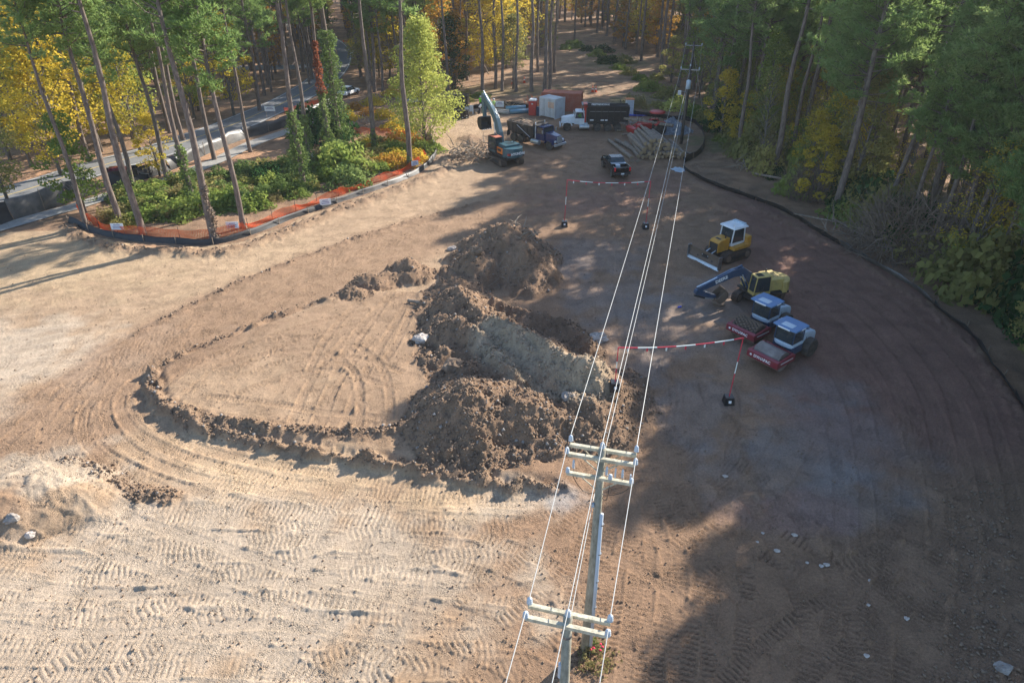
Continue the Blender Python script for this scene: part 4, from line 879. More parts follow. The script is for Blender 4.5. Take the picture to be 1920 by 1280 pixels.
for s in (-1, 1):
    insulator(t1, Vector((0, 0, 9.9))+AD*s*1.05+LD*.24, .085); insulator(t1, Vector((0, 0, 9.78))+AD*s*1.08-LD*.24, .085); insulator(t1, Vector((0, 0, 9.0))+AD*s*1.02-LD*.25, .08, .22)
insulator(t1, Vector((0, 0, 10.0)), .09); insulator(t1, Vector((0, 0, 9.02))+AD*.35-LD*.25, .08, .22)
for s, z in ((-.85, 9.2), (.22, 9.15), (.72, 9.15)):
    c_ = MB().lathe([(.02, 0), (.05, .05), (.028, .1), (.05, .15), (.028, .2), (.045, .26), (.02, .36)], (0, 0, 0), 8).build('fuse_cutout', M['porcelain'], t1, smooth=True); c_.location = Vector((0, 0, z))+AD*s-LD*.22
    MB().tube((0, 0, -.12), (.04, -.03, .02), .012, n=5).build('hook', M['steel'], c_)
for s, z in ((.50, 9.15), (.98, 9.0)): MB().tube(Vector((0, 0, z))+AD*s-LD*.24, Vector((0, 0, z+.36))+AD*s-LD*.24, .028, n=6).build('arrester', M['porcelain'], t1)
for a, b, c_ in ((Vector((0, 0, 8.2)), AD*.5+Vector((0, 0, 8.35))-LD*.2, AD*.98+Vector((0, 0, 8.8))-LD*.24), (Vector((0, 0, 8.2)), -AD*.5+Vector((0, 0, 8.3))-LD*.2, -AD*.85+Vector((0, 0, 8.9))-LD*.24), (AD*.12+Vector((0, 0, 8.0)), AD*.3+Vector((0, 0, 8.1))-LD*.2, AD*.35+Vector((0, 0, 8.75))-LD*.24)):
    MB().ring_path([a, a.lerp(b, .5)+Vector((0, 0, -.1)), b, b.lerp(c_, .6)+Vector((0, 0, -.06)), c_], [.012]*5, 5).build('jumper_wire', M['black'], t1)
cd = MB().ring_path([AD*.2-LD*.06+Vector((0, 0, .0)), AD*.17-LD*.06+Vector((0, 0, 7.3))], [.075, .07], 10).build('conduit', M['conduit'], t1, smooth=True)
for z in (1.2, 2.6, 4.0, 5.4, 6.8): MB().lathe([(.085, 0), (.085, .05)], (AD.x*.19, AD.y*.19-.05, z), 10).build('strap', M['steel'], cd)
insulator(t1, Vector((-.16, -.05, 7.55)), .06, .16)
def wire(a, b, sag, lab, n=24, r=.012, nm='power_line'):
    o = thing(nm, lab, 'wire', a); pts = []
    for i in range(n+1):
        k = i/n; p = a.lerp(b, k); p.z -= sag*4*k*(1-k); pts.append(p-a)
    MB().ring_path(pts, [r]*len(pts), 5).build('strand', M['wire'], o); return o
def at_(P, z, s=0, l=0): return Vector((P.x, P.y, z+hz(P.x, P.y)))+AD*s+LD*l
wire(at_(P1, 10.15, -1.05, .24), at_(P2, 9.35, -1.1), .7, 'left power line running from the middle pole to the far pole'); wire(at_(P1, 10.25), at_(P2, 9.7), .7, 'centre power line from the top of the conduit pole to the far pole')
wire(at_(P1, 10.15, 1.05, .24), at_(P2, 9.35, 1.1), .7, 'right power line running from the middle pole to the far pole'); wire(at_(P1, 7.7, -.16), at_(P2, 7.2), .9, 'lower neutral line beside the centre power line, to the far pole')
for s, nme in ((-1, 'left'), (1, 'right')):
    wire(at_(P0, 9.2, s*1.05, .22), at_(P1, 10.0, s*1.08, -.24), .05, nme+' power line between the two nearest poles', 6); wire(at_(P0, 9.2, s*1.05, -.22), at_(PM, 9.5, s*1.05), .5, nme+' power line leaving the nearest pole towards the viewer', 14)
wire(at_(P0, 9.36), at_(P1, 10.2), .05, 'centre power line between the two nearest poles', 6); wire(at_(P0, 9.36), at_(PM, 9.6), .5, 'centre power line leaving the nearest pole towards the viewer', 14); wire(at_(P0, 7.0, -.1), at_(P1, 7.7, -.16), .05, 'lower neutral line between the two nearest poles', 6)
t2 = power_pole(P2.x, P2.y, 9.6, 'nearer far power pole with a grey transformer can, dark wood', True, .17); crossarm(t2, 9.2, 0, 1.15, M['steel'], .12)
for s in (-1, 1): insulator(t2, Vector((0, 0, 9.25))+AD*s*1.1, .12, .3)
insulator(t2, Vector((0, 0, 9.6)), .1)
tr = MB().lathe([(.2, 0), (.3, .03), (.3, .95), (.24, 1.05), (.1, 1.1)], (0, 0, 0), 14).build('transformer', M['lightblue'], t2, smooth=True); tr.location = (-.1, -.48, 7.0)
lm = MB().box((0, 0, 0), (.36, .3, .5)).build('street_light_head', M['white'], t2); lm.location = (-1.0, -.1, 6.5); MB().tube((-.9, -.05, 6.7), (0, 0, 6.5), .04).build('street_light_arm', M['steel'], t2)
t3 = power_pole(P3.x, P3.y, 10.6, 'farther far power pole with its own crossarm, behind the transformer pole', True, .17); crossarm(t3, 10.1, 0, 1.15, M['steel'], .12)
for s in (-1, 1): insulator(t3, Vector((0, 0, 10.15))+AD*s*1.1, .12, .3)
for s, nme in ((-1.1, 'left'), (0, 'centre'), (1.1, 'right')): wire(at_(P2, 9.5, s), at_(P3, 10.3, s), .1, nme+' power line between the two far poles', 6)
wire(at_(P3, 9.5), Vector((*G(1318, 212), .2)), .0, 'guy wire slanting from the farther far pole to the ground at right', 4, .03, 'guy_wire'); wire(at_(P2, 8.5), Vector((*G(1262, 262), .2)), 0, 'guy wire from the transformer pole to the ground at left', 4, .025, 'guy_wire')
# warning goalposts with flagged tape
def goalpost(labs, base_l, base_r, h, tape_lab, dx=(0, 0)):
    tops = []; labs_h = h
    for (px, py), lab, e in zip((base_l, base_r), labs, dx):
        x, y = G(px, py); zz = hz(x, y, True)-.03; h = labs_h-zz; t = thing('height_barrier_post', lab, 'barrier post', (x, y, zz))
        MB().box((0, 0, .27), (.62, .62, .54), taper=(.8, .8)).build('weighted_base', M['black'], t, .02); MB().box((.0, -.30, .3), (.16, .02, .16), ('X', -.2)).build('base_label', M['pureWhite'], t)
        for k in range(5): MB().tube((e*k/5, 0, .54+(h-.54)*k/5), (e*(k+1)/5, 0, .54+(h-.54)*(k+1)/5), .028, n=6).build('pole_section', M['barwhite'] if k == 2 or k == 1 and h > 4.55 else M['tapered'], t)
        tops.append(Vector((x+e, y, t.location.z+h)))
    a, b = tops; L = (b-a).length; n = int(L/.55); t = thing('warning_tape', tape_lab, 'barrier tape', a); sag = .22
    f = lambda k: a.lerp(b, k)-a-Vector((0, 0, sag*4*k*(1-k)))
    for i in range(n):
        w_ = (i//2) % 2; MB().tube(f(i/n), f((i+1)/n), .036, n=5).build('tape_length', M['barwhite'] if w_ else M['tapered'], t)
        if i % 2: p = f(i/n); MB().box((p.x, p.y, p.z-.13), (.09, .02, .22)).build('flag', M['barwhite'] if i % 4 == 1 else M['tapered'], t)
M['barwhite'] = paint('barrier_white', (.8, .82, .75), .5, dirt=.05)
goalpost(['barrier post at the foot of the mounds, left post of the near gate', 'barrier post in front of the rollers, right post of the near gate'], (1148, 775), (1365, 755), 4.45, 'red and white flagged tape strung high over the near gate', (0, .15))
goalpost(['red and white barrier post behind the biggest mound, left post of the far gate', 'red and white barrier post under the power lines, right post of the far gate'], (1058, 425), (1210, 428), 4.5, 'red and white flagged tape over the far gate behind the pickup', (.1, .05))
# ---------------- machines ----------------
def xf(mb, m): mb.v = [tuple(m @ Vector(v)) for v in mb.v]; return mb
def beam(pts, th, y0, y1):                      # box section following a bent line in x,z
    up, dn = [], []; n = len(pts)
    for i, p in enumerate(pts):
        a = Vector(pts[max(i-1, 0)]); b = Vector(pts[min(i+1, n-1)]); d = (b-a).normalized(); q = Vector((-d.y, d.x))*th[i]/2; up.append(tuple(Vector(p)+q)); dn.append(tuple(Vector(p)-q))
    mb = MB()
    for i in range(n-1): mb.prism([up[i], up[i+1], dn[i+1], dn[i]], y0, y1)
    return mb
def tracks(t, L, gauge, w_, h, x0=0.0):
    for s in (-1, 1):
        y = s*gauge/2; r = h/2; N = 14; prof = []
        for k in range(N+1): a = math.pi/2-math.pi*k/N; prof.append((x0+L/2-r+(r-.05)*math.cos(a), r+(r-.05)*math.sin(a)))
        for k in range(N+1): a = -math.pi/2-math.pi*k/N; prof.append((x0-L/2+r+(r-.05)*math.cos(a), r+(r-.05)*math.sin(a)))
        tr_ = MB().prism(prof, y-w_/2+.03, y+w_/2-.03).build('track', M['track'], t)
        shoes = MB(); per = 2*(L-2*r)+2*math.pi*r; m = int(per/.19)
        for k in range(m):
            q = per*k/m
            if q < L-2*r: c, a = (x0-L/2+r+q, h), 0
            elif q < L-2*r+math.pi*r: a = (q-(L-2*r))/r; c = (x0+L/2-r+r*math.sin(a), r+r*math.cos(a))
            elif q < 2*(L-2*r)+math.pi*r: c, a = (x0+L/2-r-(q-(L-2*r)-math.pi*r), 0), math.pi
            else: a = (q-2*(L-2*r)-math.pi*r)/r+math.pi; c = (x0-L/2+r+r*math.sin(a), r+r*math.cos(a))
            shoes.box((c[0], y, c[1]), (.145, w_, .05), ('Y', a))
        shoes.build('track_shoes', M['track'], tr_)
        for xx, nm in ((x0+L/2-r, 'idler_wheel'), (x0-L/2+r, 'drive_sprocket')): MB().tube((xx, y-w_/2-.02, r), (xx, y+w_/2+.02, r), r*.62, n=14).build(nm, M['mud'], tr_)
        MB().box((x0, y, r), (L-2.2*r, w_*1.06, r*.7)).build('track_frame', M['dark'], tr_)
def wheel(t, x, y, r, w_, rimr=.55, mat=None, name='wheel'):
    o = MB().box((0, 0, 0), (.02, .02, .02)); p = [(r*rimr, -w_/2), (r*.92, -w_/2), (r, -w_*.36), (r, w_*.36), (r*.92, w_/2), (r*rimr, w_/2)]
    m = MB().lathe(p, (0, 0, 0), 22); xf(m, Matrix.Rotation(math.pi/2, 4, 'X')); ty = m.build(name, M['rubber'], t, smooth=False); ty.location = (x, y, r)
    k = MB().lathe([(r*.12, -w_*.30), (r*(rimr-.06), -w_*.34), (r*(rimr+.0), -w_*.46), (r*(rimr+.0), w_*.46), (r*(rimr-.06), w_*.34), (r*.12, w_*.30)], (0, 0, 0), 18); xf(k, Matrix.Rotation(math.pi/2, 4, 'X')); k.build('rim', mat or M['rim'], ty)
    hb = MB().tube((0, -w_*.5, 0), (0, w_*.5, 0), r*.17, n=10); hb.build('hub', M['dark'], ty); return ty
def cab_glass(t, x0, x1, y0, y1, z0, z1, fr=.07, frame_mat=None, tx=0.0, nm='cab', glassmat=None):
    """cab: dark interior with seat, posts and a glass pane per side"""
    fm = frame_mat or M['dark']; c = MB().box(((x0+x1)/2, (y0+y1)/2, z0+.04), (x1-x0, y1-y0, .08)).build(nm+'_floor', M['black'], t)
    g = glassmat or M['glass']
    for x, y in ((x0, y0), (x0, y1), (x1, y0), (x1, y1)):
        X_ = x-(tx if x == x1 else -tx)*1.0; MB().tube((x, y, z0), (X_, y, z1), fr*.6, n=4).build(nm+'_post', fm, t)
    for y in (y0, y1): MB().prism([(x0+fr, z0+.05), (x1-fr, z0+.05), (x1-fr-tx, z1-.02), (x0+fr+tx, z1-.02)], y-.012, y+.012).build('window', g, t)
    for x, X_ in ((x0, x0+tx), (x1, x1-tx)):
        MB().hexa([(x-.01, y0+fr, z0+.05), (x+.01, y0+fr, z0+.05), (x+.01, y1-fr, z0+.05), (x-.01, y1-fr, z0+.05), (X_-.01, y0+fr, z1), (X_+.01, y0+fr, z1), (X_+.01, y1-fr, z1), (X_-.01, y1-fr, z1)]).build('window', g, t)
    cx, cy = (x0+x1)/2-.1, (y0+y1)/2; st = MB().box((cx, cy, z0+.45), (.5, .5, .14)); st.box((cx-.27, cy, z0+.8), (.12, .48, .65)); st.build('seat', M['seat'], t); MB().box((cx+.5, cy, z0+.7), (.12, .3, .3)).build('console', M['dark'], t)
def excavator(name, lab, x, y, rz, up, col, hood, boomcol, pts_boom, th_boom, pts_stick, bucket, cabroof, word, wordmat, side_panel=None, z=None):
    t = thing(name, lab, 'excavator', (x, y, hz(x, y) if z is None else z), rz); tracks(t, 4.35, 2.35, .66, .92)
    MB().box((0, 0, .62), (2.6, 1.8, .42)).build('undercarriage', M['dark'], t, .03); MB().lathe([(.75, 0), (.75, .24)], (0, 0, .82), 20).build('swing_ring', M['dark'], t)
    U = Matrix.Rotation(up, 4, 'Z')
    def b(mb, nm, mat, bev=0, par=None): return xf(mb, U).build(nm, mat, par or t, bev)
    b(MB().box((-.35, 0, 1.16), (3.9, 2.55, .22)), 'deck', M['dark'], .02)
    cw = MB(); n = 12; prof = []
    for k in range(n+1): a = -1.05+2.1*k/n; prof.append((-1.15-1.75*math.cos(a)*.96, 1.42*math.sin(a)/math.sin(1.05)*.93))
    nb = len(prof); vs = [(p[0], p[1], 1.12) for p in prof]+[(-1.55, 1.3, 1.12), (-1.55, -1.3, 1.12)]; vs2 = [(v[0]*.985, v[1]*.96, 2.18) for v in vs]
    m_ = len(vs); cw.add(vs+vs2, [tuple(range(m_-1, -1, -1)), tuple(range(m_, 2*m_))]+[(i, (i+1) % m_, (i+1) % m_+m_, i+m_) for i in range(m_)]); b(cw, 'counterweight', col, .05)
    h1 = b(MB().box((-1.0, -.05, 1.9), (1.6, 2.3, 1.05), taper=(.93, .9)), 'engine_hood', hood, .05)
    for k in range(5): b(MB().box((-.55-.22*k, -.1, 2.435), (.06, 1.0, .02)), 'vent_slot', M['dark'], 0, h1)
    b(MB().tube((-.9, -.75, 2.3), (-.9, -.75, 2.78), .07), 'exhaust', M['dark'], 0, h1)
    b(MB().box((.35, -.86, 1.62), (1.9, .82, .82)), 'side_tank', hood, .04); b(MB().box((.2, .98, 1.6), (.0001+.5, .5, .6)), 'step_box', M['dark'], .02)
    if side_panel: b(MB().box((-.9, 1.19, 1.72), (1.35, .05, .72)), 'side_door', side_panel, .02); b(MB().box((-.75, 1.22, 1.78), (.8, .02, .28)), 'door_vent', M['dark'])
    c0 = MB(); xs = (-.15, 1.55); ys = (.42, 1.32); z0, z1 = 1.28, 3.02
    sub = thing('tmp', None, None); before = set(C.objects); cab_glass(t, xs[0], xs[1], ys[0], ys[1], z0, z1, .085, hood if hood != M['teal'] else M['dark'], .12)
    for o in set(C.objects)-before:
        if o.data: o.data.transform(U)
    bpy.data.objects.remove(sub)
    b(MB().box((.7, .87, 1.42), (1.75, .94, .3)), 'cab_base', hood, .03); rf = b(MB().box((.66, .87, 3.06), (1.62, 1.0, .1), taper=(.94, .94)), 'cab_roof', cabroof, .03); b(MB().box((.95, .87, 3.125), (.6, .62, .03)), 'roof_hatch', M['glass'], 0, rf)
    for k in range(2): b(MB().tube((.9-.2*k, 1.4, 1.5), (.9-.2*k, 1.4, 2.1), .02, n=5), 'handrail', M['dark'])
    w2 = .24; bm = b(beam(pts_boom, th_boom, -.1-w2, -.1+w2), 'boom', boomcol, .02)
    B = [Vector((p[0], 0, p[1])) for p in pts_boom]; k2 = len(B)//2
    for s in (-.45, .25):
        q0 = Vector((1.35, s, 1.35)); q1 = Vector((B[k2].x, s, B[k2].z-.25)); mid = q0.lerp(q1, .6); b(MB().tube(q0, mid, .1), 'boom_cylinder', boomcol); b(MB().tube(mid, q1, .055), 'cylinder_rod', M['bright'])
    S = [Vector((p[0], 0, p[1])) for p in pts_stick]
    nrm = Vector((0, 0, 1)); q0 = B[k2]+Vector((0, -.1, th_boom[k2]/2+.12)); q1 = S[0]+Vector((0, -.1, .42)); mid = q0.lerp(q1, .55); b(MB().tube(q0, mid, .1), 'arm_cylinder', boomcol); b(MB().tube(mid, q1, .06), 'cylinder_rod', M['bright'])
    b(beam([(pts_stick[0][0]+(pts_stick[0][0]-pts_stick[1][0])*.12, pts_stick[0][1]+(pts_stick[0][1]-pts_stick[1][1])*.12)]+pts_stick, [.25, .55]+[.5]*(len(pts_stick)-2)+[.28], -.3, .1), 'stick', boomcol if name != 'grapple' else boomcol, .02)
    e = S[-1]; d = (S[-1]-S[0]).normalized(); up_ = Vector((-d.z, 0, d.x))
    b(MB().tube(S[0]+up_*.42+Vector((0, -.1, 0)), S[0].lerp(e, .55)+up_*.42+Vector((0, -.1, 0)), .08), 'bucket_cylinder', M['dark']); b(MB().tube(S[0].lerp(e, .55)+up_*.42+Vector((0, -.1, 0)), e+up_*.3+Vector((0, -.1, 0)), .05), 'cylinder_rod', M['bright'])
    bx_, bz_, ba, bs = bucket; pr = [(0, .1), (.35, .28), (.75, .2), (1.0, -.15), (1.02, -.62), (.8, -.98), (.38, -1.12), (.3, -1.05), (.72, -.88), (.9, -.58), (.88, -.2), (.68, .08), (.33, .14), (.05, 0)]
    sh = MB(); wid = .62
    for i in range(6): sh.prism([pr[i], pr[i+1], pr[12-i] if i < 5 else pr[8], pr[13-i] if i < 5 else pr[8+1-1]], -wid-.1, wid-.1) if i < 5 else None
    for s in (-wid, wid-.04): sh.prism([(0, .1), (.35, .28), (.75, .2), (1.0, -.15), (1.02, -.62), (.8, -.98), (.4, -1.1), (.18, -.5)], s-.1, s-.06)
    sh.prism([(1.02, -.62), (.8, -.98), (.38, -1.12), (.36, -1.05), (.74, -.9), (.92, -.6)], -wid-.1, wid-.1)
    R2 = Matrix.Translation((bx_, 0, bz_)) @ Matrix.Rotation(ba, 4, 'Y') @ Matrix.Scale(bs, 4); xf(sh, R2); bk = b(sh, 'bucket', M['mud'] if word == 'DEERE' else M['dark'], 0)
    for k in range(5): tt = MB().box((.33, -wid-.03+k*(2*wid-.14)/4, -1.14), (.24, .1, .07), taper=(.6, .5)); xf(tt, R2); b(tt, 'bucket_tooth', M['bright'] if word != 'DEERE' else M['mud'], 0, bk)
    return t, U, b
ex, ey = G(1420, 562)
tD, U, b = excavator('excavator', 'yellow excavator with a lettered dark blue boom and a mud-filled bucket', ex, ey, R_(-140), R_(-24), M['pale_yellow'], M['pale_yellow'], M['boomblue'],
    [(.75, 1.65), (1.5, 2.75), (2.3, 3.25), (3.2, 3.15), (6.5, 1.95)], [.45, .75, .85, .72, .42], [(6.65, 1.75), (5.6, 1.35), (4.6, 1.0)], (4.75, .98, R_(150), .95), M['pale_yellow'], 'DEERE', M['white'])
tD.scale = (.8, .8, .8); F_ = frame((4.5, .157, 2.68), (-3.3, 0, 1.2), (1.2, 0, 3.3)); text('DEERE', .44, M['pureWhite'], tD, U @ frame((4.35, .152, 2.73), (-3.3, 0, 1.2), (1.2, 0, 3.3)), extrude=.008, bold=.012)
MB_ = MB(); rr = random.Random(4)
lump = MB().lathe([(.05, 0), (.42, .08), (.5, .35), (.38, .62), (.1, .78)], (0, 0, 0), 9); lump.v = [(v[0]*rr.uniform(.8, 1.2)*1.15, v[1]*rr.uniform(.8, 1.2)*1.3, v[2]*rr.uniform(.85, 1.1)) for v in lump.v]; lump = xf(lump, Matrix.Translation((4.1, -.1, .02))); b(lump, 'caked_mud', M['mud'])
tH, U, b = excavator('excavator', 'dark teal excavator seen from behind, boom raised high over a root heap', *G(946, 303), R_(118), R_(5), M['teal'], M['teal'], M['tealboom'],
    [(.7, 1.7), (1.2, 3.2), (1.9, 4.6), (2.7, 5.5), (4.6, 6.9)], [.5, .8, .85, .7, .45], [(4.8, 7.0), (4.75, 5.6), (4.6, 4.3)], (4.35, 4.35, R_(25), 1.15), M['rust'], 'HYUNDAI', M['white'], M['orange'])
text('HYUNDAI', .42, M['pureWhite'], tH, U @ frame((-2.915, 0, 1.62), (0, -1, 0), (0, 0, 1)), extrude=.015, bold=.012); b(MB().box((-2.5, .95, 1.55), (.3, .3, .2)), 'red_marking', M['red'])
# bulldozer
def bulldozer():
    x, y = 18.3, 54.6; t = thing('bulldozer', 'yellow bulldozer with white cab roof and a wide bright-edged blade', 'bulldozer', (x, y, hz(x, y)), R_(-148)); tracks(t, 3.1, 1.75, .62, .88, -.1)
    MB().box((-.1, 0, .7), (2.6, 1.2, .5)).build('chassis', M['dark'], t, .03)
    hd = MB().prism([(.45, .9), (1.75, .9), (1.75, 1.75), (1.5, 1.92), (.45, 2.02)], -.52, .52).build('engine_hood', M['yellow'], t, .04)
    MB().box((1.765, 0, 1.32), (.03, .86, .74)).build('grille', M['dark'], hd); MB().box((1.3, 0, 1.965), (.2, .5, .02), ('Y', .08)).build('hood_vent', M['dark'], hd); MB().tube((.8, .3, 1.95), (.8, .3, 2.5), .06).build('exhaust', M['dark'], hd)
    for s in (-1, 1): MB().prism([(-1.5, 1.0), (.45, 1.0), (.35, 1.25), (-1.5, 1.35)], s*.5, s*1.12).build('fender', M['yellow'], t, .03)
    MB().box((-1.5, 0, 1.45), (.7, 1.9, .85), taper=(.9, .95)).build('fuel_tank', M['yellow'], t, .12)
    MB().box((-.45, 0, 1.35), (1.5, 1.35, .35)).build('cab_base', M['white'], t, .05); cab_glass(t, -1.1, .4, -.66, .66, 1.5, 2.72, .09, M['white'], .12)
    rf = MB().box((-.4, 0, 2.82), (1.75, 1.75, .16), taper=(.86, .86)).build('cab_roof', M['white'], t, .06); MB().box((-1.0, 0, 2.95), (.35, 1.2, .1)).build('air_unit', M['lightblue'], rf); MB().tube((.2, .5, 2.9), (.2, .5, 3.1), .06).build('beacon', M['white'], rf)
    pr = []
    for k in range(9): a = -1.0+2.0*k/8; pr.append((2.9-.32*math.cos(a*1.1), .62+.56*math.sin(a*1.25)/.95))
    bl = MB().prism(pr+[(p[0]-.07, p[1]) for p in reversed(pr)], -1.72, 1.72).build('blade', M['mud'], t)
    MB().prism([(2.72, .0), (2.82, .0), (2.72, .22), (2.66, .24)], -1.76, 1.76).build('cutting_edge', M['bright'], bl)
    for s in (-1, 1): MB().box((2.68, s*1.74, .65), (.4, .05, 1.1)).build('end_plate', M['steel'], bl); MB().hexa([(.6, s*.95-.08, .4), (2.6, s*.8-.08, .35), (2.6, s*.8+.08, .35), (.6, s*.95+.08, .4), (.6, s*.95-.08, .6), (2.6, s*.8-.08, .55), (2.6, s*.8+.08, .55), (.6, s*.95+.08, .6)]).build('push_arm', M['dark'], t)
    for s in (-.3, .3): MB().tube((1.7, s, 1.1), (2.62, s, .75), .05).build('lift_cylinder', M['bright'], t)
    MB().box((2.1, 0, .7), (1.0, .7, .35)).build('blade_frame', M['dark'], t)
bulldozer()
# rollers
def roller(lab, x, y, rz, pads):
    t = thing('soil_roller', lab, 'road roller', (x, y, hz(x, y)), rz); R0 = .76; cx = 1.75
    prof = [(R0*.8, -1.05), (R0, -1.05), (R0, 1.05), (R0*.8, 1.05)]; m = MB().lathe(prof, (0, 0, 0), 40); xf(m, Matrix.Rotation(math.pi/2, 4, 'X')); dr = m.build('drum', M['track'] if pads else M['drum'], t, smooth=False); dr.location = (cx, 0, R0)
    if pads:
        pd = MB()
        for ring in range(10):
            for k in range(18):
                a = 2*math.pi*(k+.5*(ring % 2))/18; q = MB().box((0, 0, R0+.05), (.13, .13, .15), taper=(.75, .75)); xf(q, Matrix.Rotation(a, 4, 'Y')); pd.add([(v[0], v[1]-.94+ring*.209, v[2]) for v in q.v], q.f)
        pd.build('drum_pads', M['mud'], dr)
    fr = MB().prism([(2.62, .55), (2.85, .62), (2.85, 1.12), (2.58, 1.2)], -1.3, 1.3).build('front_beam', M['maroon'], t, .03)
    for s in (-1, 1): sb = MB().prism([(.75, .62), (2.6, .6), (2.62, 1.1), (1.0, 1.28), (.75, 1.15)], s*1.12, s*1.28).build('side_beam', M['maroon'], t, .02); MB().box((1.7, s*1.286, .92), (1.5, .01, .07)).build('side_stripe', M['white'], sb)
    MB().box((.72, 0, .85), (.22, 2.5, .5)).build('rear_beam', M['maroon'], t, .03); MB().tube((2.86, -.2, .9), (2.86, .1, .9), .02).build('hitch', M['dark'], fr)
    text('DYNAPAC', .30, M['pureWhite'], t, frame((2.857, .0, .88), (0, 1, 0), (0, 0, 1)), bold=.01); MB().lathe([(.09, 0), (.09, .01)], (0, 0, 0), 14).build('round_emblem', M['pureWhite'], fr).matrix_local = frame((2.853, -.95, .88), (0, 1, 0), (0, 0, 1))
    MB().box((.25, 0, .8), (.9, .6, .5)).build('articulation', M['dark'], t, .03); MB().box((-.2, 0, 1.0), (1.2, 1.75, .6)).build('rear_chassis', M['boomblue'], t, .04)
    pr = [(.35, -.8), (.55, -.55), (.62, 0), (.55, .55), (.35, .8), (-.85, .8), (-.85, -.8)]; n = len(pr); cb = MB().add([(a*1.0, c, 1.2) for a, c in pr]+[(a*1.06, c*1.03, 1.55) for a, c in pr], [tuple(range(n-1, -1, -1)), tuple(range(n, 2*n))]+[(i, (i+1) % n, (i+1) % n+n, i+n) for i in range(n)]).build('cab_base', M['lightblue'], t, .05)
    cab_glass(t, -.8, .5, -.76, .76, 1.55, 2.72, .07, M['boomblue'], .04, glassmat=M['clearglass']); MB().tube((.2, 0, 1.7), (.32, 0, 2.2), .03).build('steering_column', M['dark'], t); m = MB().lathe([(.18, 0), (.21, .015), (.18, .03)], (0, 0, 0), 14); o = m.build('steering_wheel', M['black'], t); o.location = (.33, 0, 2.2); o.rotation_euler = (0, .5, 0)
    pr = [(.8, -.55), (.72, -.98), (-.95, -.98), (-1.0, -.6), (-1.0, .6), (-.95, .98), (.72, .98), (.8, .55)]; n = len(pr)
    rf = MB().add([(a, c, 2.72) for a, c in pr]+[(a*.97, c*.97, 2.84) for a, c in pr], [tuple(range(n-1, -1, -1)), tuple(range(n, 2*n))]+[(i, (i+1) % n, (i+1) % n+n, i+n) for i in range(n)]).build('cab_roof', M['bluegrey'], t, .03)
    MB().box((.22, 0, 2.862), (.62, .95, .04), taper=(.9, .85)).build('roof_panel', M['lightblue'], rf, .015); MB().box((.8, 0, 2.76), (.06, .95, .1)).build('light_bar', M['pureWhite'], rf)
    for s in (-1, 1): MB().box((-.2, s*.985, 2.76), (.5, .04, .07)).build('side_marker', M['pureWhite'], rf)
    hd = MB().prism([(-2.75, .95), (-.85, .95), (-.85, 2.0), (-1.3, 2.05), (-2.55, 1.75), (-2.75, 1.5)], -.66, .66).build('engine_hood', M['lightblue'], t, .08); MB().box((-1.9, 0, 1.93), (.7, .7, .04), ('Y', -.24)).build('hood_grille', M['boomblue'], hd); MB().box((-2.76, 0, 1.25), (.03, .9, .4)).build('rear_grille', M['dark'], hd)
    for s in (-1, 1): wheel(t, -1.7, s*.93, .74, .56, .52, M['lightblue'])
    MB().tube((-1.7, -.7, .74), (-1.7, .7, .74), .12).build('axle', M['dark'], t); MB().tube((-.9, .85, 1.0), (-.9, .95, 1.9), .02, n=5).build('handrail', M['dark'], t)
    return t
M['drum'] = paint('scuffed_steel_drum', (.30, .26, .23), .55, .3, dirt=.85, dirtcol=(.13, .10, .085), scale=.9, grime=.48)
def rpos(px1, px2, rz):                         # front beam ends -> machine origin
    a, c = G(*px1, .6), G(*px2, .6); return ((a[0]+c[0])/2-2.85*.87*math.cos(rz), (a[1]+c[1])/2-2.85*.87*math.sin(rz))
RZ = R_(-143)
for lab, pa, pb, pads in (('blue-cabbed roller with a studded padfoot drum, upper of the two rollers', (1365, 613), (1408, 644), True), ('blue-cabbed roller with a smooth drum, nearest machine below the other roller', (1403, 664), (1452, 697), False)):
    tt = roller(lab, *rpos(pa, pb, RZ), RZ, pads); tt.scale = (.87, .87, .87)
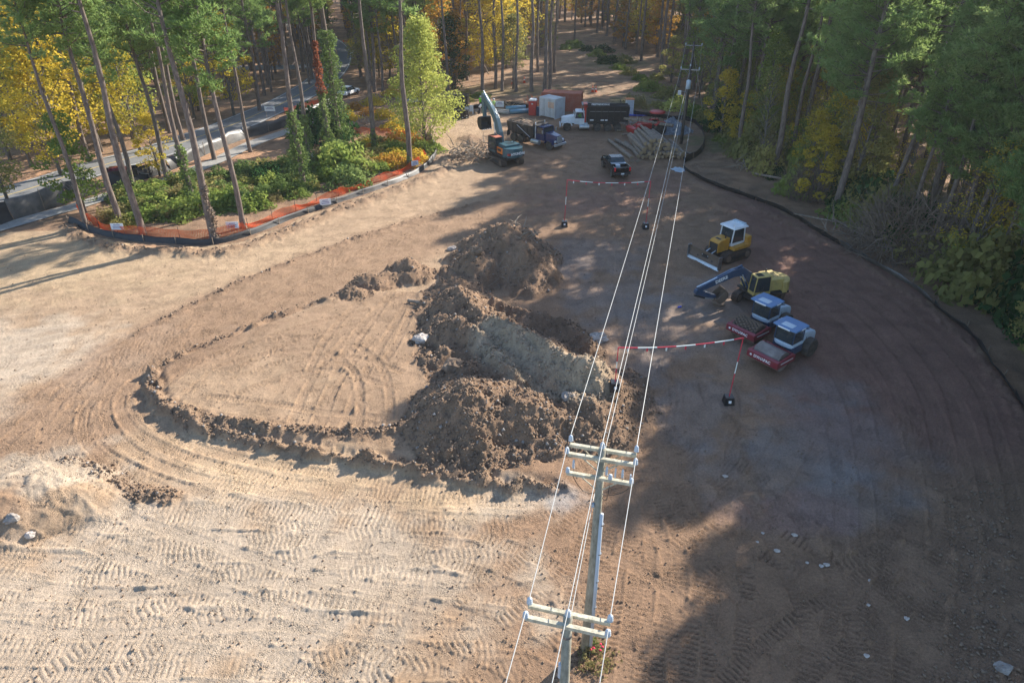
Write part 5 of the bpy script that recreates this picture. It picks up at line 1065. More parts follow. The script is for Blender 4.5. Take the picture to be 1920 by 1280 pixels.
# trucks
def dump_truck(lab, x, y, rz, cabm, bedm, rear, bedlen, bedz, load, chrome=True, cat='dump truck', bedh=1.2, rimm=None):
    t = thing('dump_truck', lab, cat, (x, y, hz(x, y)), rz); fx = 2.9; xr = rear[0]
    MB().box((-.6, 0, .95), (7.6, .9, .28)).build('chassis', M['dark'], t)
    for s in (-1, 1):
        wheel(t, fx, s*1.02, .52, .3, .55, rimm)
        for r_ in rear: wheel(t, r_, s*.98, .52, .5, .55, rimm)
        MB().prism([(fx-.75, .75), (fx-.55, 1.15), (fx, 1.28), (fx+.55, 1.15), (fx+.75, .7), (fx+.62, .7), (fx+.45, 1.04), (fx, 1.14), (fx-.45, 1.04), (fx-.62, .75)], s*.78, s*1.22).build('fender', cabm, t)
    hd = MB().hexa([(1.9, -.75, .95), (3.75, -.62, .9), (3.75, .62, .9), (1.9, .75, .95), (1.9, -.7, 1.98), (3.6, -.5, 1.72), (3.6, .5, 1.72), (1.9, .7, 1.98)]).build('hood', cabm, t, .07)
    gr = MB().box((3.74, 0, 1.28), (.06, .85, .75), ('Y', -.1)).build('grille', M['bright'], hd)
    for k in range(4): MB().box((3.776, -.3+.2*k, 1.28), (.01, .03, .65), ('Y', -.1)).build('grille_bar', M['dark'], gr)
    MB().box((3.85, 0, .68), (.18, 2.2, .3)).build('bumper', M['bright'] if chrome else M['white'], t, .04)
    for s in (-1, 1): MB().box((3.68, s*.72, 1.12), (.14, .26, .2)).build('headlight', M['pureWhite'], hd)
    MB().box((1.2, 0, 1.3), (1.45, 1.95, .8)).build('cab_body', cabm, t, .05); cab_glass(t, .5, 1.88, -.95, .95, 1.68, 2.5, .1, cabm, .14, glassmat=M['clearglass'] if not chrome else None); MB().box((1.15, 0, 2.56), (1.3, 1.85, .14), taper=(.9, .92)).build('cab_roof', cabm, t, .05)
    for s in (-1, 1):
        MB().prism([(.62, .92), (1.75, .92), (1.75, 1.68), (.62, 1.68)], s*.975, s*.995).build('door', cabm, t); MB().tube((1.2, s*1.03, .62), (-.15, s*1.03, .62), .3, n=14).build('fuel_tank', M['bright'], t); MB().tube((1.9, s*1.0, 1.9), (1.95, s*1.28, 2.1), .02, n=5).build('mirror_arm', M['dark'], t); MB().box((1.95, s*1.28, 2.1), (.06, .18, .4)).build('mirror', M['bright'], t)
        MB().tube((.32, s*.85, 1.0), (.32, s*.85, 3.0), .075).build('exhaust_stack', M['white'] if s < 0 else M['bright'], t)
    b0, b1 = .15-bedlen, .15; w_ = 1.2; z0 = bedz; z1 = bedz+bedh; bd = MB().box(((b0+b1)/2, 0, z0+.05), (bedlen, 2.3, .1)).build('bed_floor', bedm, t)
    for s in (-1, 1):
        sd_ = MB().hexa([(b0, s*w_*.93-.03, z0), (b1, s*w_*.93-.03, z0), (b1, s*w_*.93+.03, z0), (b0, s*w_*.93+.03, z0), (b0-.1, s*w_-.03, z1), (b1, s*w_-.03, z1), (b1, s*w_+.03, z1), (b0-.1, s*w_+.03, z1)]).build('bed_side', bedm, t)
        MB().box(((b0+b1)/2, s*(w_+.02), z1+.03), (bedlen+.1, .14, .1)).build('side_rail', bedm, sd_)
        for k in range(7): xx = b0+.25+(bedlen-.5)*k/6; MB().box((xx, s*(w_+.005), (z0+z1)/2), (.08, .1, bedh), ('X', -s*.06)).build('side_rib', bedm, sd_)
    MB().box((b1+.02, 0, (z0+z1)/2+.2), (.08, 2.3, bedh+.4)).build('headboard', bedm, t); MB().box((b1+.4, 0, z1+.22), (.8, 2.2, .06)).build('cab_guard', bedm, t)
    tg = MB().box((b0-.05, 0, (z0+z1)/2), (.07, 2.25, bedh), ('Y', -.08)).build('tailgate', bedm, t)
    for s in (-1, 1): MB().box((b0-.02, s*1.0, .9), (.03, .55, .7)).build('mud_flap', M['rubber'], t)
    if load:
        rs = np.random.RandomState(8); n1, n2 = 26, 14; V = []; F = []
        for i in range(n1):
            for j in range(n2):
                u, v = i/(n1-1), j/(n2-1); V.append((b0+.05+(bedlen-.1)*u, -w_+.06+(2*w_-.12)*v, z0+bedh*.75+.55*math.sin(math.pi*u)**.6*math.sin(math.pi*v)**.7*(.7+.5*rs.rand())))
        F = [(i*n2+j, (i+1)*n2+j, (i+1)*n2+j+1, i*n2+j+1) for i in range(n1-1) for j in range(n2-1)]
        o = link('spoil_load', np_mesh('spoil_load', V, F, M['clod']), t); rt = MB()
        for k in range(70):
            p = Vector((b0+.3+rs.rand()*(bedlen-.6), rs.uniform(-1, 1), z0+bedh*.95+rs.rand()*.35)); q = p+Vector(rs.normal(size=3)*(.45, .35, .18)); rt.tube(p, q, .05, .02, 5)
        rt.build('root_pieces', M['root'], o)
    return t
a, c = G(985, 266), G(1037, 281); rzb = math.atan2(c[1]-a[1], c[0]-a[0])
tB = dump_truck('deep blue dump truck with chrome grille, bed heaped with roots and soil', (a[0]+c[0])/2-.1, (a[1]+c[1])/2+.9, rzb+R_(3), M['navy'], M['dumpbed'] if 'dumpbed' in M else M['dark'], (-2.1, -3.45), 4.6, 1.25, True)
MB().tube((-.2, -1.32, 1.1), (-2.6, -1.32, 2.3), .04, n=5).build('tarp_arm', M['bright'], tB)
gx, gy = G(1100, 246); tW = dump_truck('white-cabbed truck with a tall black dump body and a red hydraulic mast behind the cab', gx+.2, gy+1.2, R_(178), M['white'], M['black'], (-1.3, -2.75, -4.1), 5.6, 1.3, False, False, 'dump truck', 1.95)
for nm, mbx, mt in (('mast', MB().box((.42, 0, 2.1), (.34, .6, 2.6)), 'cranered'), ('hydraulic_cylinder', MB().tube((.42, .95, .9), (.42, .95, 3.1), .13), 'cranered'), ('mast_head', MB().box((.42, .2, 3.4), (.6, 1.3, .4)), 'cranered'), ('tarp_roll', MB().tube((-5.5, 1.1, 3.42), (.1, 1.1, 3.42), .15), 'black'), ('tarp_housing', MB().box((-1.9, 1.15, 3.6), (3.6, .08, .38)), 'black')): mbx.build(nm, M[mt], tW)
text('PRESTIGE ECON K', .30, M['pureWhite'], tW, frame((-1.55, 1.195, 3.62), (-1, 0, 0), (0, 0, 1)), extrude=.02, bold=.012)
for xx, ww in ((-.45, .5), (-1.9, .45), (-2.45, .35)): MB().box((xx, 1.24, 1.55), (ww, .02, .16)).build('side_decal', M['pureWhite'], tW)
MB().box((-2.6, 1.245, 2.7), (5.0, .03, .07)).build('body_crease', M['steel'], tW); MB().box((.35, 1.15, .9), (.5, .3, .5)).build('control_box', M['lightblue'], tW)
# pickup
def pickup():
    a, c = G(1146, 334), G(1184, 337); x, y = (a[0]+c[0])/2, (a[1]+c[1])/2; rz = R_(99); t = thing('pickup_truck', 'black crew-cab pickup with red tail lights and boxes in its open bed', 'pickup truck', (x+2.75*math.cos(rz), y+2.75*math.sin(rz), hz(x, y+2)), rz); K = M['gloss_black']
    lo = MB()
    lo.hexa([(-2.9, -.95, .55), (2.9, -.92, .5), (2.9, .92, .5), (-2.9, .95, .55), (-2.9, -.98, .98), (2.85, -.9, .95), (2.85, .9, .95), (-2.9, .98, .98)]); lo.build('body', K, t, .06)
    MB().hexa([(1.2, -.94, .97), (2.8, -.88, .95), (2.8, .88, .95), (1.2, .94, .97), (1.2, -.88, 1.28), (2.7, -.8, 1.16), (2.7, .8, 1.16), (1.2, .88, 1.28)]).build('hood', K, t, .06)
    MB().hexa([(-.95, -.95, .97), (1.25, -.95, .97), (1.25, .95, .97), (-.95, .95, .97), (-.95, -.92, 1.3), (1.2, -.92, 1.3), (1.2, .92, 1.3), (-.95, .92, 1.3)]).build('cab_lower', K, t, .03)
    MB().hexa([(-.98, -.9, 1.3), (1.15, -.9, 1.3), (1.15, .9, 1.3), (-.98, .9, 1.3), (-.72, -.74, 1.82), (.45, -.74, 1.82), (.45, .74, 1.82), (-.72, .74, 1.82)]).build('cab_windows', M['glass'], t)
    MB().hexa([(-.76, -.77, 1.8), (.5, -.77, 1.8), (.5, .77, 1.8), (-.76, .77, 1.8), (-.7, -.72, 1.88), (.42, -.72, 1.88), (.42, .72, 1.88), (-.7, .72, 1.88)]).build('roof', M['roofgrey'], t, .03)
    for s in (-1, 1):
        MB().box((-1.93, s*.92, 1.15), (1.95, .1, .34)).build('bed_side', K, t, .02); MB().box((-2.92, s*.86, 1.12), (.08, .18, .42)).build('tail_light', M['taillight'], t); MB().box((2.86, s*.7, .85), (.08, .35, .16)).build('headlight', M['pureWhite'], t)
        for xx in (-1.85, 1.85): wheel(t, xx, s*.86, .42, .28, .6)
        MB().box((.95, s*1.05, 1.35), (.16, .2, .2)).build('mirror', K, t); MB().tube((.15, s*.9, 1.3), (.05, s*.755, 1.8), .035, n=4).build('window_post', K, t)
    MB().box((-1.93, 0, .985), (1.9, 1.75, .04)).build('bed_floor', M['dark'], t); MB().box((-2.9, 0, 1.12), (.07, 1.7, .4)).build('tailgate', K, t, .02); MB().box((-3.0, 0, .62), (.2, 1.9, .2)).build('bumper', M['dark'], t, .03); MB().box((-3.105, 0, .66), (.01, .36, .17)).build('number_plate', M['pureWhite'], t); MB().box((-3.2, 0, .45), (.35, .07, .08)).build('tow_hitch', M['steel'], t)
    MB().box((-1.15, 0, 1.32), (.5, 1.7, .1)).build('tool_box_lid', M['bright'], t, .02); b1 = thing('storage_box', 'small blue-white box lying in the bed of the black pickup', 'box', t.matrix_basis @ Vector((-1.7, .2, 1.0)), rz); MB().box((0, 0, .14), (.55, .45, .28)).build('box_body', M['lightblue'], b1); MB().box((0, 0, .295), (.57, .47, .03)).build('lid', M['white'], b1)
M['roofgrey'] = paint('reflective_dark_roof', (.10, .10, .11), .25, .1, dirt=.3)
pickup()
# site boxes
def container(name, lab, cat, px, rz, L, W, H, mat, doors=True, sign=False):
    x, y = px; t = thing(name, lab, cat, (x, y, hz(x, y)), rz); MB().box((0, 0, H/2+.1), (L-.08, W-.08, H-.1)).build('shell', mat, t); rb = MB(); n = int(L/.28)
    for k in range(n):
        xx = -L/2+.2+(L-.4)*k/(n-1)
        for s in (-1, 1): rb.box((xx, s*(W/2-.03), H/2+.1), (.13, .07, H-.3))
    tag(rb.build('corrugation', mat, t), kind='stuff')
    rr_ = MB()
    for k in range(n): rr_.box((-L/2+.2+(L-.4)*k/(n-1), 0, H+.06), (.13, W-.2, .03))
    tag(rr_.build('roof_ribs', mat, t), kind='stuff')
    for sx in (-1, 1):
        for s in (-1, 1): MB().box((sx*(L/2-.05), s*(W/2-.05), H/2+.05), (.13, .13, H+.08)).build('corner_post', mat, t)
    for z in (.08, H+.03):
        for s in (-1, 1): MB().box((0, s*(W/2-.03), z), (L-.15, .1, .14)).build('rail', mat, t)
    if doors:
        for s in (-1, 1):
            d = MB().box((-L/2-.0, s*W*.235, H/2+.06), (.05, W*.44, H-.3)).build('door', mat, t)
            for q in (-.12, .12): MB().tube((-L/2-.05, s*W*.2+q, .25), (-L/2-.05, s*W*.2+q, H-.1), .02, n=5).build('lock_bar', M['steel'], d)
    if sign: MB().box((-L/2-.04, -W*.24, H*.7), (.02, W*.38, H*.3)).build('sign_panel', M['cardboard'], t)
    return t
M['cardboard'] = paint('orange_printed_sign', (.62, .33, .18), .7, dirt=.6, dirtcol=(.75, .7, .65), scale=9, grime=.45)
a, c = G(1011, 219), G(1040, 225); rz = math.atan2(c[1]-a[1], c[0]-a[0])-math.pi/2+math.pi
W_ = math.hypot(c[0]-a[0], c[1]-a[1]); di = Vector((math.cos(rz), math.sin(rz)))      # doors look towards -x of the box
mx_, my_ = (a[0]+c[0])/2, (a[1]+c[1])/2
rzw = math.atan2(c[1]-a[1], c[0]-a[0])+math.pi/2
t = container('storage_container', 'white steel storage box with double doors and an orange printed sign', 'container', (mx_+1.15*math.cos(rzw), my_+1.15*math.sin(rzw)), rzw, 2.3, W_, 2.75, M['offwhite'], True, True)
gx, gy = G(1046, 214); container('shipping_container', 'faded rust-red shipping container behind the white storage box', 'container', (gx+.8, gy+3.0), R_(-12), 6.1, 2.44, 2.6, M['rust'], False)
bl = thing('round_sign', 'small blue and white emblem board on the end of the rusty container', 'sign', (*G(1063, 207), 1.6)); MB().lathe([(.3, 0), (.3, .03)], (0, 0, 0), 18).build('disc', M['navy'], bl).rotation_euler = (math.pi/2, 0, 0); MB().box((0, -.04, 0), (.5, .01, .12)).build('emblem_bar', M['pureWhite'], bl); MB().box((0, 0, -.9), (.05, .05, 1.4)).build('post', M['steel'], bl)
x, y = G(1190, 215); t = thing('storage_box', 'small white upright cabinet standing on a blue tarpaulin', 'cabinet', (x-.9, y, hz(x, y)+.02)); MB().box((0, 0, 1.1), (1.15, 1.0, 2.2)).build('cabinet_body', M['white'], t, .03); MB().box((0, -.505, 1.1), (.95, .02, 1.95)).build('door', M['offwhite'], t); MB().box((0, 0, 2.25), (1.3, 1.15, .08)).build('roof', M['orange'], t)
tp = np.random.RandomState(2); V = [(x-2.7+i*.55, y-1.4+j*.5, hz(x, y)+.06+.10*tp.rand()) for i in range(9) for j in range(5)]; o = link('tarpaulin', np_mesh('tarpaulin', V, [(i*5+j, (i+1)*5+j, (i+1)*5+j+1, i*5+j+1) for i in range(8) for j in range(4)], M['tarpblue'])); tag(o, 'blue tarpaulin spread under the white cabinet behind the truck', 'tarpaulin')
x, y = G(1168, 212); t = thing('small_compressor', 'small dark red machine on a wooden pallet beside the white cabinet', 'machine', (x, y, hz(x, y))); MB().box((0, 0, .15), (1.4, 1.0, .14)).build('pallet', M['cutwood'], t); MB().box((0, 0, .7), (.9, .7, .9), taper=(.8, .8)).build('housing', M['black'], t, .05); MB().box((.1, -.1, 1.25), (.6, .5, .3)).build('cover', M['red'], t, .05); MB().tube((-.3, 0, 1.1), (-.5, .1, 1.9), .06).build('exhaust', M['dark'], t)
x, y = G(999, 219); t = thing('portable_toilet', 'red portable toilet with white roof left of the white storage box', 'portable toilet', (x, y+.6, hz(x, y)), R_(-12)); MB().box((0, 0, 1.1), (1.1, 1.1, 2.1)).build('cabin', M['red'], t, .03); MB().prism([(-.6, 2.15), (.6, 2.15), (.45, 2.38), (-.45, 2.38)], -.6, .6).build('roof', M['white'], t, .04); d = MB().box((0, -.565, 1.05), (.75, .03, 1.9)).build('door', M['red'], t); MB().box((.28, -.59, 1.1), (.05, .03, .14)).build('handle', M['dark'], d); MB().box((0, -.588, 1.75), (.26, .015, .2)).build('door_label', M['offwhite'], d); MB().box((.85, -.1, .65), (.5, .6, 1.3)).build('side_bin', M['boomblue'], t, .03)
def pipe(px, L, rz, r, mat, lab, nm='pipe', z=0.0):
    x, y = G(*px); t = thing(nm, lab, 'pipe', (x, y, hz(x, y)+r+z), R_(rz)); n = 16; V = []; F = []
    for xx, rr_ in ((-L/2, r), (L/2, r), (L/2, r*.86), (-L/2, r*.86)):
        for k in range(n): a = 2*math.pi*k/n; V.append((xx, rr_*math.cos(a), rr_*math.sin(a)))
    for i in range(4):
        for k in range(n): F.append((i*n+k, i*n+(k+1) % n, ((i+1) % 4)*n+(k+1) % n, ((i+1) % 4)*n+k))
    link('pipe_wall', np_mesh('pipe_wall', V, F, mat, False), t); MB().tube((L/2-.35, 0, 0), (L/2-.05, 0, 0), r*1.08, n=16).build('collar', mat, t) if mat == M['pipeblue'] else None; return t
pipe((974, 214), 3.1, 14, .34, M['pipeblue'], 'front pale blue pipe lying left of the red toilet'); pipe((967, 207), 3.1, 12, .34, M['pipeblue'], 'rear blue pipe lying behind the front one'); pipe((937, 214), 3.2, -26, .22, M['concrete'], 'front grey concrete pipe left of the blue pipes'); pipe((944, 211), 3.2, -24, .22, M['concrete'], 'rear grey concrete pipe left of the blue pipes')
# cones
def cone(px, py, lab, z=0.0):
    x, y = G(px, py); t = thing('traffic_cone', lab, 'traffic cone', (x, y, hz(x, y)+z), 0, 'traffic cones'); t.scale = (1.25, 1.25, 1.25); MB().box((0, 0, .025), (.42, .42, .05)).build('base', M['cone'], t); MB().lathe([(.17, .05), (.03, .9)], (0, 0, 0), 12).build('body', M['cone'], t, smooth=True); MB().lathe([(.128, .35), (.10, .52)], (0, 0, 0), 12).build('reflective_band', M['pureWhite'], t)
for a in ((961, 158, 'orange cone between two trunks above the pipes, left of a pair'), (983, 156, 'brightest orange cone standing right of the trunk above the pipes'), (1111, 173, 'orange cone alone in the clearing, left of two close together'), (1117, 173, 'orange cone in the clearing, right of two close together'), (1073, 322, 'x')):
    if a[2] != 'x': cone(*a)
# bucket truck by the trees, red tractor, cars
def tractor():
    x, y = G(1222, 252); t = thing('tractor', 'red tractor with a rounded red canopy, half hidden behind the log pile', 'tractor', (x, y, hz(x, y)), R_(200)); t.scale = (1.1, 1.1, 1.1)
    MB().hexa([(.3, -.4, .8), (2.3, -.36, .8), (2.3, .36, .8), (.3, .4, .8), (.3, -.36, 1.5), (2.2, -.3, 1.35), (2.2, .3, 1.35), (.3, .36, 1.5)]).build('hood', M['red'], t, .06); MB().box((.1, 0, .75), (2.4, .5, .5)).build('chassis', M['dark'], t, .03)
    for s in (-1, 1): wheel(t, -.6, s*.85, .8, .45, .55, M['red']); wheel(t, 1.8, s*.75, .5, .3, .55, M['red']); MB().prism([(-1.4, 1.1), (-1.1, 1.65), (-.2, 1.7), (.2, 1.3), (.1, 1.25), (-.3, 1.6), (-1.05, 1.55), (-1.3, 1.1)], s*.55, s*1.1).build('fender', M['red'], t)
    for xx in (-1.1, .1):
        for s in (-1, 1): MB().tube((xx, s*.6, 1.3), (xx, s*.6, 2.6), .035, n=5).build('canopy_post', M['dark'], t)
    MB().lathe([(.95, 0), (1.0, .06), (.8, .2), (.2, .27)], (-.5, 0, 2.58), 16).build('canopy', M['red'], t, smooth=True); MB().box((-.7, 0, 1.35), (.5, .5, .12)).build('seat', M['seat'], t); MB().box((2.9, 0, .8), (.5, 1.9, .7), ('Y', .3)).build('front_loader', M['red'], t, .03)
    for s in (-.5, .5): MB().ring_path([(.4, s, 1.3), (1.8, s, 1.5), (2.8, s, .9)], [.08]*3, 6).build('loader_arm', M['red'], t)
tractor()
def bucket_truck():
    x, y = G(828, 118); t = thing('bucket_truck', 'white bucket truck with a long raised boom behind the yellow-green tree', 'bucket truck', (x, y, hz(x, y)), R_(-50))
    MB().box((-.5, 0, 1.3), (4.2, 2.3, 1.1)).build('service_body', M['white'], t, .05); MB().box((2.6, 0, 1.7), (1.8, 2.2, 1.8), taper=(.75, .9)).build('cab', M['white'], t, .08); MB().box((3.0, 0, 2.1), (1.05, 2.0, .6)).build('cab_windows', M['glass'], t)
    for s in (-1, 1):
        for xx in (-1.6, 2.7): wheel(t, xx, s*1.0, .5, .35)
    MB().box((-.8, 0, 2.3), (1.2, 1.2, 1.0)).build('turret', M['white'], t, .05); U_ = Matrix.Rotation(R_(50), 4, 'Z'); lo_ = [Vector((0, 0, 2.7)), Vector((-2.3, 0, 8.0)), Vector((-3.2, 0, 15.5)), Vector((-3.6, 0, 19.0))]
    for k, (r1, r2, nm) in enumerate(((.34, .28, 'lower_boom'), (.26, .2, 'upper_boom'), (.16, .12, 'boom_extension'))): m = MB().tube(lo_[k], lo_[k+1], r1, r2, 8); xf(m, U_.inverted()); m.v = [(v[0]-.8, v[1], v[2]) for v in m.v]; m.build(nm, M['white'], t)
    m = MB().tube(lo_[0]+Vector((.5, 0, .6)), lo_[1]+Vector((.3, 0, -1)), .12); xf(m, U_.inverted()); m.build('lift_cylinder', M['bright'], t); m = MB().box(tuple(lo_[3]), (1.0, 1.0, 1.1)); xf(m, U_.inverted()); m.build('bucket', M['white'], t, .04); m = MB().box(tuple(lo_[1]), (.7, .6, .6)); xf(m, U_.inverted()); m.v = [(v[0]-.8, v[1], v[2]) for v in m.v]; m.build('knuckle', M['steel'], t, .04)
bucket_truck()
def car(px, py, rz, mat, lab, cat='car'):
    x, y = G(px, py); t = thing('parked_car', lab, cat, (x, y, hz(x, y)+.1), R_(rz)); MB().hexa([(-2.2, -.88, .35), (2.2, -.86, .35), (2.2, .86, .35), (-2.2, .88, .35), (-2.15, -.84, .92), (2.1, -.8, .8), (2.1, .8, .8), (-2.15, .84, .92)]).build('body', mat, t, .08); MB().hexa([(-1.6, -.8, .9), (1.0, -.78, .86), (1.0, .78, .86), (-1.6, .8, .9), (-1.1, -.62, 1.42), (.25, -.62, 1.42), (.25, .62, 1.42), (-1.1, .62, 1.42)]).build('windows', M['glass'], t); MB().box((-.43, 0, 1.44), (1.35, 1.22, .05)).build('roof', mat, t, .02)
    for s in (-1, 1):
        for xx in (-1.35, 1.35): wheel(t, xx, s*.8, .32, .2, .6)
        MB().box((2.14, s*.6, .66), (.08, .3, .12)).build('headlight', M['pureWhite'], t)
car(600, 114, -70, M['carred'], 'dark red car seen on the road bend between two pines'); car(772, 196, 20, M['silver'], 'silver car parked behind the yellow-green tree'); car(655, 180, 70, M['white'], 'white car half hidden behind the ivy column')
# red-black utility trailer behind the pines, dark dumpster, brush stack
x, y = G(232, 340); t = thing('utility_trailer', 'small dark utility trailer with a red tarpaulin, behind the second pine from the left', 'trailer', (x, y, hz(x, y)+.05), R_(22)); MB().box((0, 0, .75), (3.4, 1.7, .12)).build('deck', M['dark'], t)
for s in (-1, 1): MB().box((0, s*.85, 1.1), (3.4, .06, .6)).build('side_board', M['black'], t); wheel(t, -.2, s*.95, .38, .22)
MB().box((-.3, 0, 1.3), (2.2, 1.4, .7), taper=(.7, .6)).build('covered_load', M['carred'], t, .1); MB().tube((1.7, 0, .7), (2.7, 0, .5), .05).build('drawbar', M['steel'], t)
x, y = G(858, 205); t = thing('dumpster', 'large dark open dumpster at the back left corner of the site', 'dumpster', (x, y+1.2, hz(x, y)), R_(-4)); MB().box((0, 0, 1.05), (3.3, 2.2, 1.9), taper=(1.04, 1.04)).build('tub', M['black'], t)
for k in range(7): MB().box((-1.5+.5*k, -1.14, 1.0), (.1, .08, 1.8)).build('rib', M['black'], t)
MB().box((0, -1.16, 2.0), (3.5, .12, .12)).build('rim', M['dark'], t)
t = thing('blue_sign_board', 'pale blue-violet board leaning between the dumpster and the excavator', 'sign', (*G(881, 215), .05)); MB().box((.25, 0, .65), (.6, .05, 1.3)).build('board', M['lilac'] if 'lilac' in M else M['lightblue'], t); MB().box((-.45, .15, .55), (.6, .05, .95)).build('second_board', M['lightblue'], t); MB().box((-.1, -.1, .2), (1.0, .3, .4)).build('wooden_foot', M['cutwood'], t)
x, y = G(893, 213); t = thing('hand_cart', 'low dark cart beside the blue board, behind the excavator bucket', 'cart', (x, y, hz(x, y)), 0); MB().box((0, 0, .5), (1.3, .8, .08)).build('tray', M['dark'], t)
for s in (-1, 1): wheel(t, s*.4, -.35, .22, .1)
MB().ring_path([(-.65, 0, .5), (-.9, 0, 1.0), (-.9, .3, 1.0)], [.03]*3, 5).build('handle', M['steel'], t)
x, y = G(866, 222); t = thing('pallet_stack', 'black stack of bagged goods with white labels under the yellow-green tree', 'pallet', (x, y, hz(x, y))); rr = random.Random(2)
for k in range(16): bb = MB().box((-1.1+(k % 4)*.62, rr.uniform(-.4, .1), .16+.3*(k//4)), (.58, .8, .28), ('Z', rr.uniform(-.1, .1))).build('bag', M['black'], t, .05); MB().box((-1.1+(k % 4)*.62, -.5, .16+.3*(k//4)), (.22, .04, .12)).build('label', M['pureWhite'], bb)
# road signs
def roadsign(px, py, lab, mat, shape='diamond', h=2.2, s=.9):
    x, y = G(px, py); t = thing('road_sign', lab, 'road sign', (x, y, hz(x, y))); MB().box((0, .03, h/2), (.07, .05, h)).build('post', M['steel'], t); m = MB().box((0, 0, 0), (s, .03, s)); 
    if shape == 'diamond': xf(m, Matrix.Rotation(R_(45), 4, 'Y'))
    m.v = [(v[0], v[1]-.02, v[2]+h) for v in m.v]; m.build('panel', M[mat], t)
roadsign(660, 103, 'yellow diamond warning sign beside the road bend', 'signyellow', 'diamond', 2.4, 1.3); roadsign(570, 78, 'orange diamond work sign across the road', 'cone', 'diamond', 1.8, 1.3); roadsign(662, 111, 'small white square panel under the yellow diamond sign', 'pureWhite', 'sq', 1.2, .9)
notice(650, 83, 'white-topped orange barricade at the road bend', 1.6, .5, .5, 0, 1, 'cone'); notice(588, 90, 'thin white marker beside the upper road edge', .25, 1.0, .3, 0, 0)
x, y = G(409, 348); t = thing('marker_stub', 'small white marker post on the orange-brown ground between pines', 'marker', (x, y, hz(x, y))); MB().box((0, 0, .3), (.22, .15, .6)).build('stub', M['pureWhite'], t); MB().box((0, 0, .62), (.26, .19, .05)).build('cap', M['steel'], t)
x, y = G(588, 300); t = thing('marker_stub', 'small white marker post in the undergrowth behind the ivy-sheathed pine', 'marker', (x, y, hz(x, y))); MB().box((0, 0, .4), (.25, .15, .8)).build('stub', M['pureWhite'], t); MB().box((0, 0, .82), (.3, .19, .05)).build('cap', M['steel'], t)
# ---------------- people ----------------
def person(lab, x, y, z, rz, joints, shirt, hat=True, legs='trousers', name='person'):
    J = {'pelvis': (0, 0, .95), 'chest': (0, 0, 1.25), 'neck': (0, 0, 1.5), 'head': (.02, 0, 1.66), 'top': (.02, 0, 1.76)}
    for s, sg in (('l', 1), ('r', -1)):
        J['sh'+s] = (0, sg*.19, 1.44); J['el'+s] = (.02, sg*.27, 1.16); J['wr'+s] = (.1, sg*.27, .92); J['ha'+s] = (.14, sg*.27, .84); J['hi'+s] = (0, sg*.1, .9); J['kn'+s] = (.03, sg*.12, .5); J['an'+s] = (0, sg*.12, .09); J['to'+s] = (.18, sg*.13, .04)
    J.update(joints or {}); names = list(J); E_ = [('pelvis', 'chest'), ('chest', 'neck'), ('neck', 'head'), ('head', 'top')]
    for s in 'lr': E_ += [('chest', 'sh'+s), ('sh'+s, 'el'+s), ('el'+s, 'wr'+s), ('wr'+s, 'ha'+s), ('pelvis', 'hi'+s), ('hi'+s, 'kn'+s), ('kn'+s, 'an'+s), ('an'+s, 'to'+s)]
    RAD = dict(pelvis=.14, chest=.15, neck=.055, head=.1, top=.06, sh=.065, el=.045, wr=.032, ha=.04, hi=.09, kn=.065, an=.045, to=.04)
    rad = [RAD.get(n, RAD.get(n[:2], .05)) for n in names]
    t = thing(name, lab, 'person', (x, y, z), rz); me = bpy.data.meshes.new('body'); me.from_pydata([J[n] for n in names], [(names.index(a), names.index(b)) for a, b in E_], [])
    o = link('body', me, t); md = o.modifiers.new('skin', 'SKIN'); lay = me.skin_vertices[0] if me.skin_vertices else None
    if lay is None:
        bpy.context.view_layer.objects.active = o; lay = me.skin_vertices[0] if me.skin_vertices else None
    if lay:
        for i, v in enumerate(lay.data): v.radius = (rad[i], rad[i]); v.use_root = (i == 0)
    s2 = o.modifiers.new('smooth', 'SUBSURF'); s2.levels = 1; s2.render_levels = 1; me.materials.append(M['skin'])
    c = Vector(J['chest']); n = Vector(J['neck']); p = Vector(J['pelvis'])
    MB().ring_path([p+Vector((0, 0, -.06)), p.lerp(c, .5), c, c.lerp(n, .65), n], [.185, .18, .205, .2, .09], 12).build('vest', M[shirt], t, smooth=True)
    for s in 'lr':
        MB().ring_path([J['sh'+s], Vector(J['sh'+s]).lerp(Vector(J['el'+s]), 1), Vector(J['el'+s]).lerp(Vector(J['wr'+s]), .8)], [.095, .07, .055], 8).build('sleeve', M[shirt], t, smooth=True)
        MB().ring_path([Vector(J['pelvis'])+(Vector(J['hi'+s])-Vector(J['pelvis']))*.8, J['hi'+s], J['kn'+s], J['an'+s]], [.12, .12, .085, .07], 8).build('trouser_leg', M[legs], t, smooth=True); MB().ring_path([Vector(J['an'+s])+Vector((-.05, 0, .02)), J['to'+s]], [.07, .05], 8).build('boot', M['black'], t, smooth=True)
    h = Vector(J['head'])
    if hat: MB().lathe([(.17, 0), (.135, .02), (.125, .08), (.06, .13)], tuple(h+Vector((0, 0, .05))), 12).build('helmet', M['pureWhite'], t, smooth=True)
    else: MB().lathe([(.115, 0), (.115, .06), (.07, .12)], tuple(h+Vector((-.01, 0, .02))), 12).build('hair', M['hairbrown'], t, smooth=True)
    return t
def pp(lab, px, py, rz, **k): x, y = G(px, py); return person(lab, x, y, hz(x, y)+.02, R_(rz), k.get('j'), k['shirt'], k.get('hat', True), k.get('legs', 'trousers'))
pp('worker in a bright lime vest and helmet with one arm bent, leftmost of the three', 901, 203, 60, shirt='hivis', j={'ell': (.15, .32, 1.2), 'wrl': (.3, .2, 1.35), 'hal': (.36, .17, 1.4)})
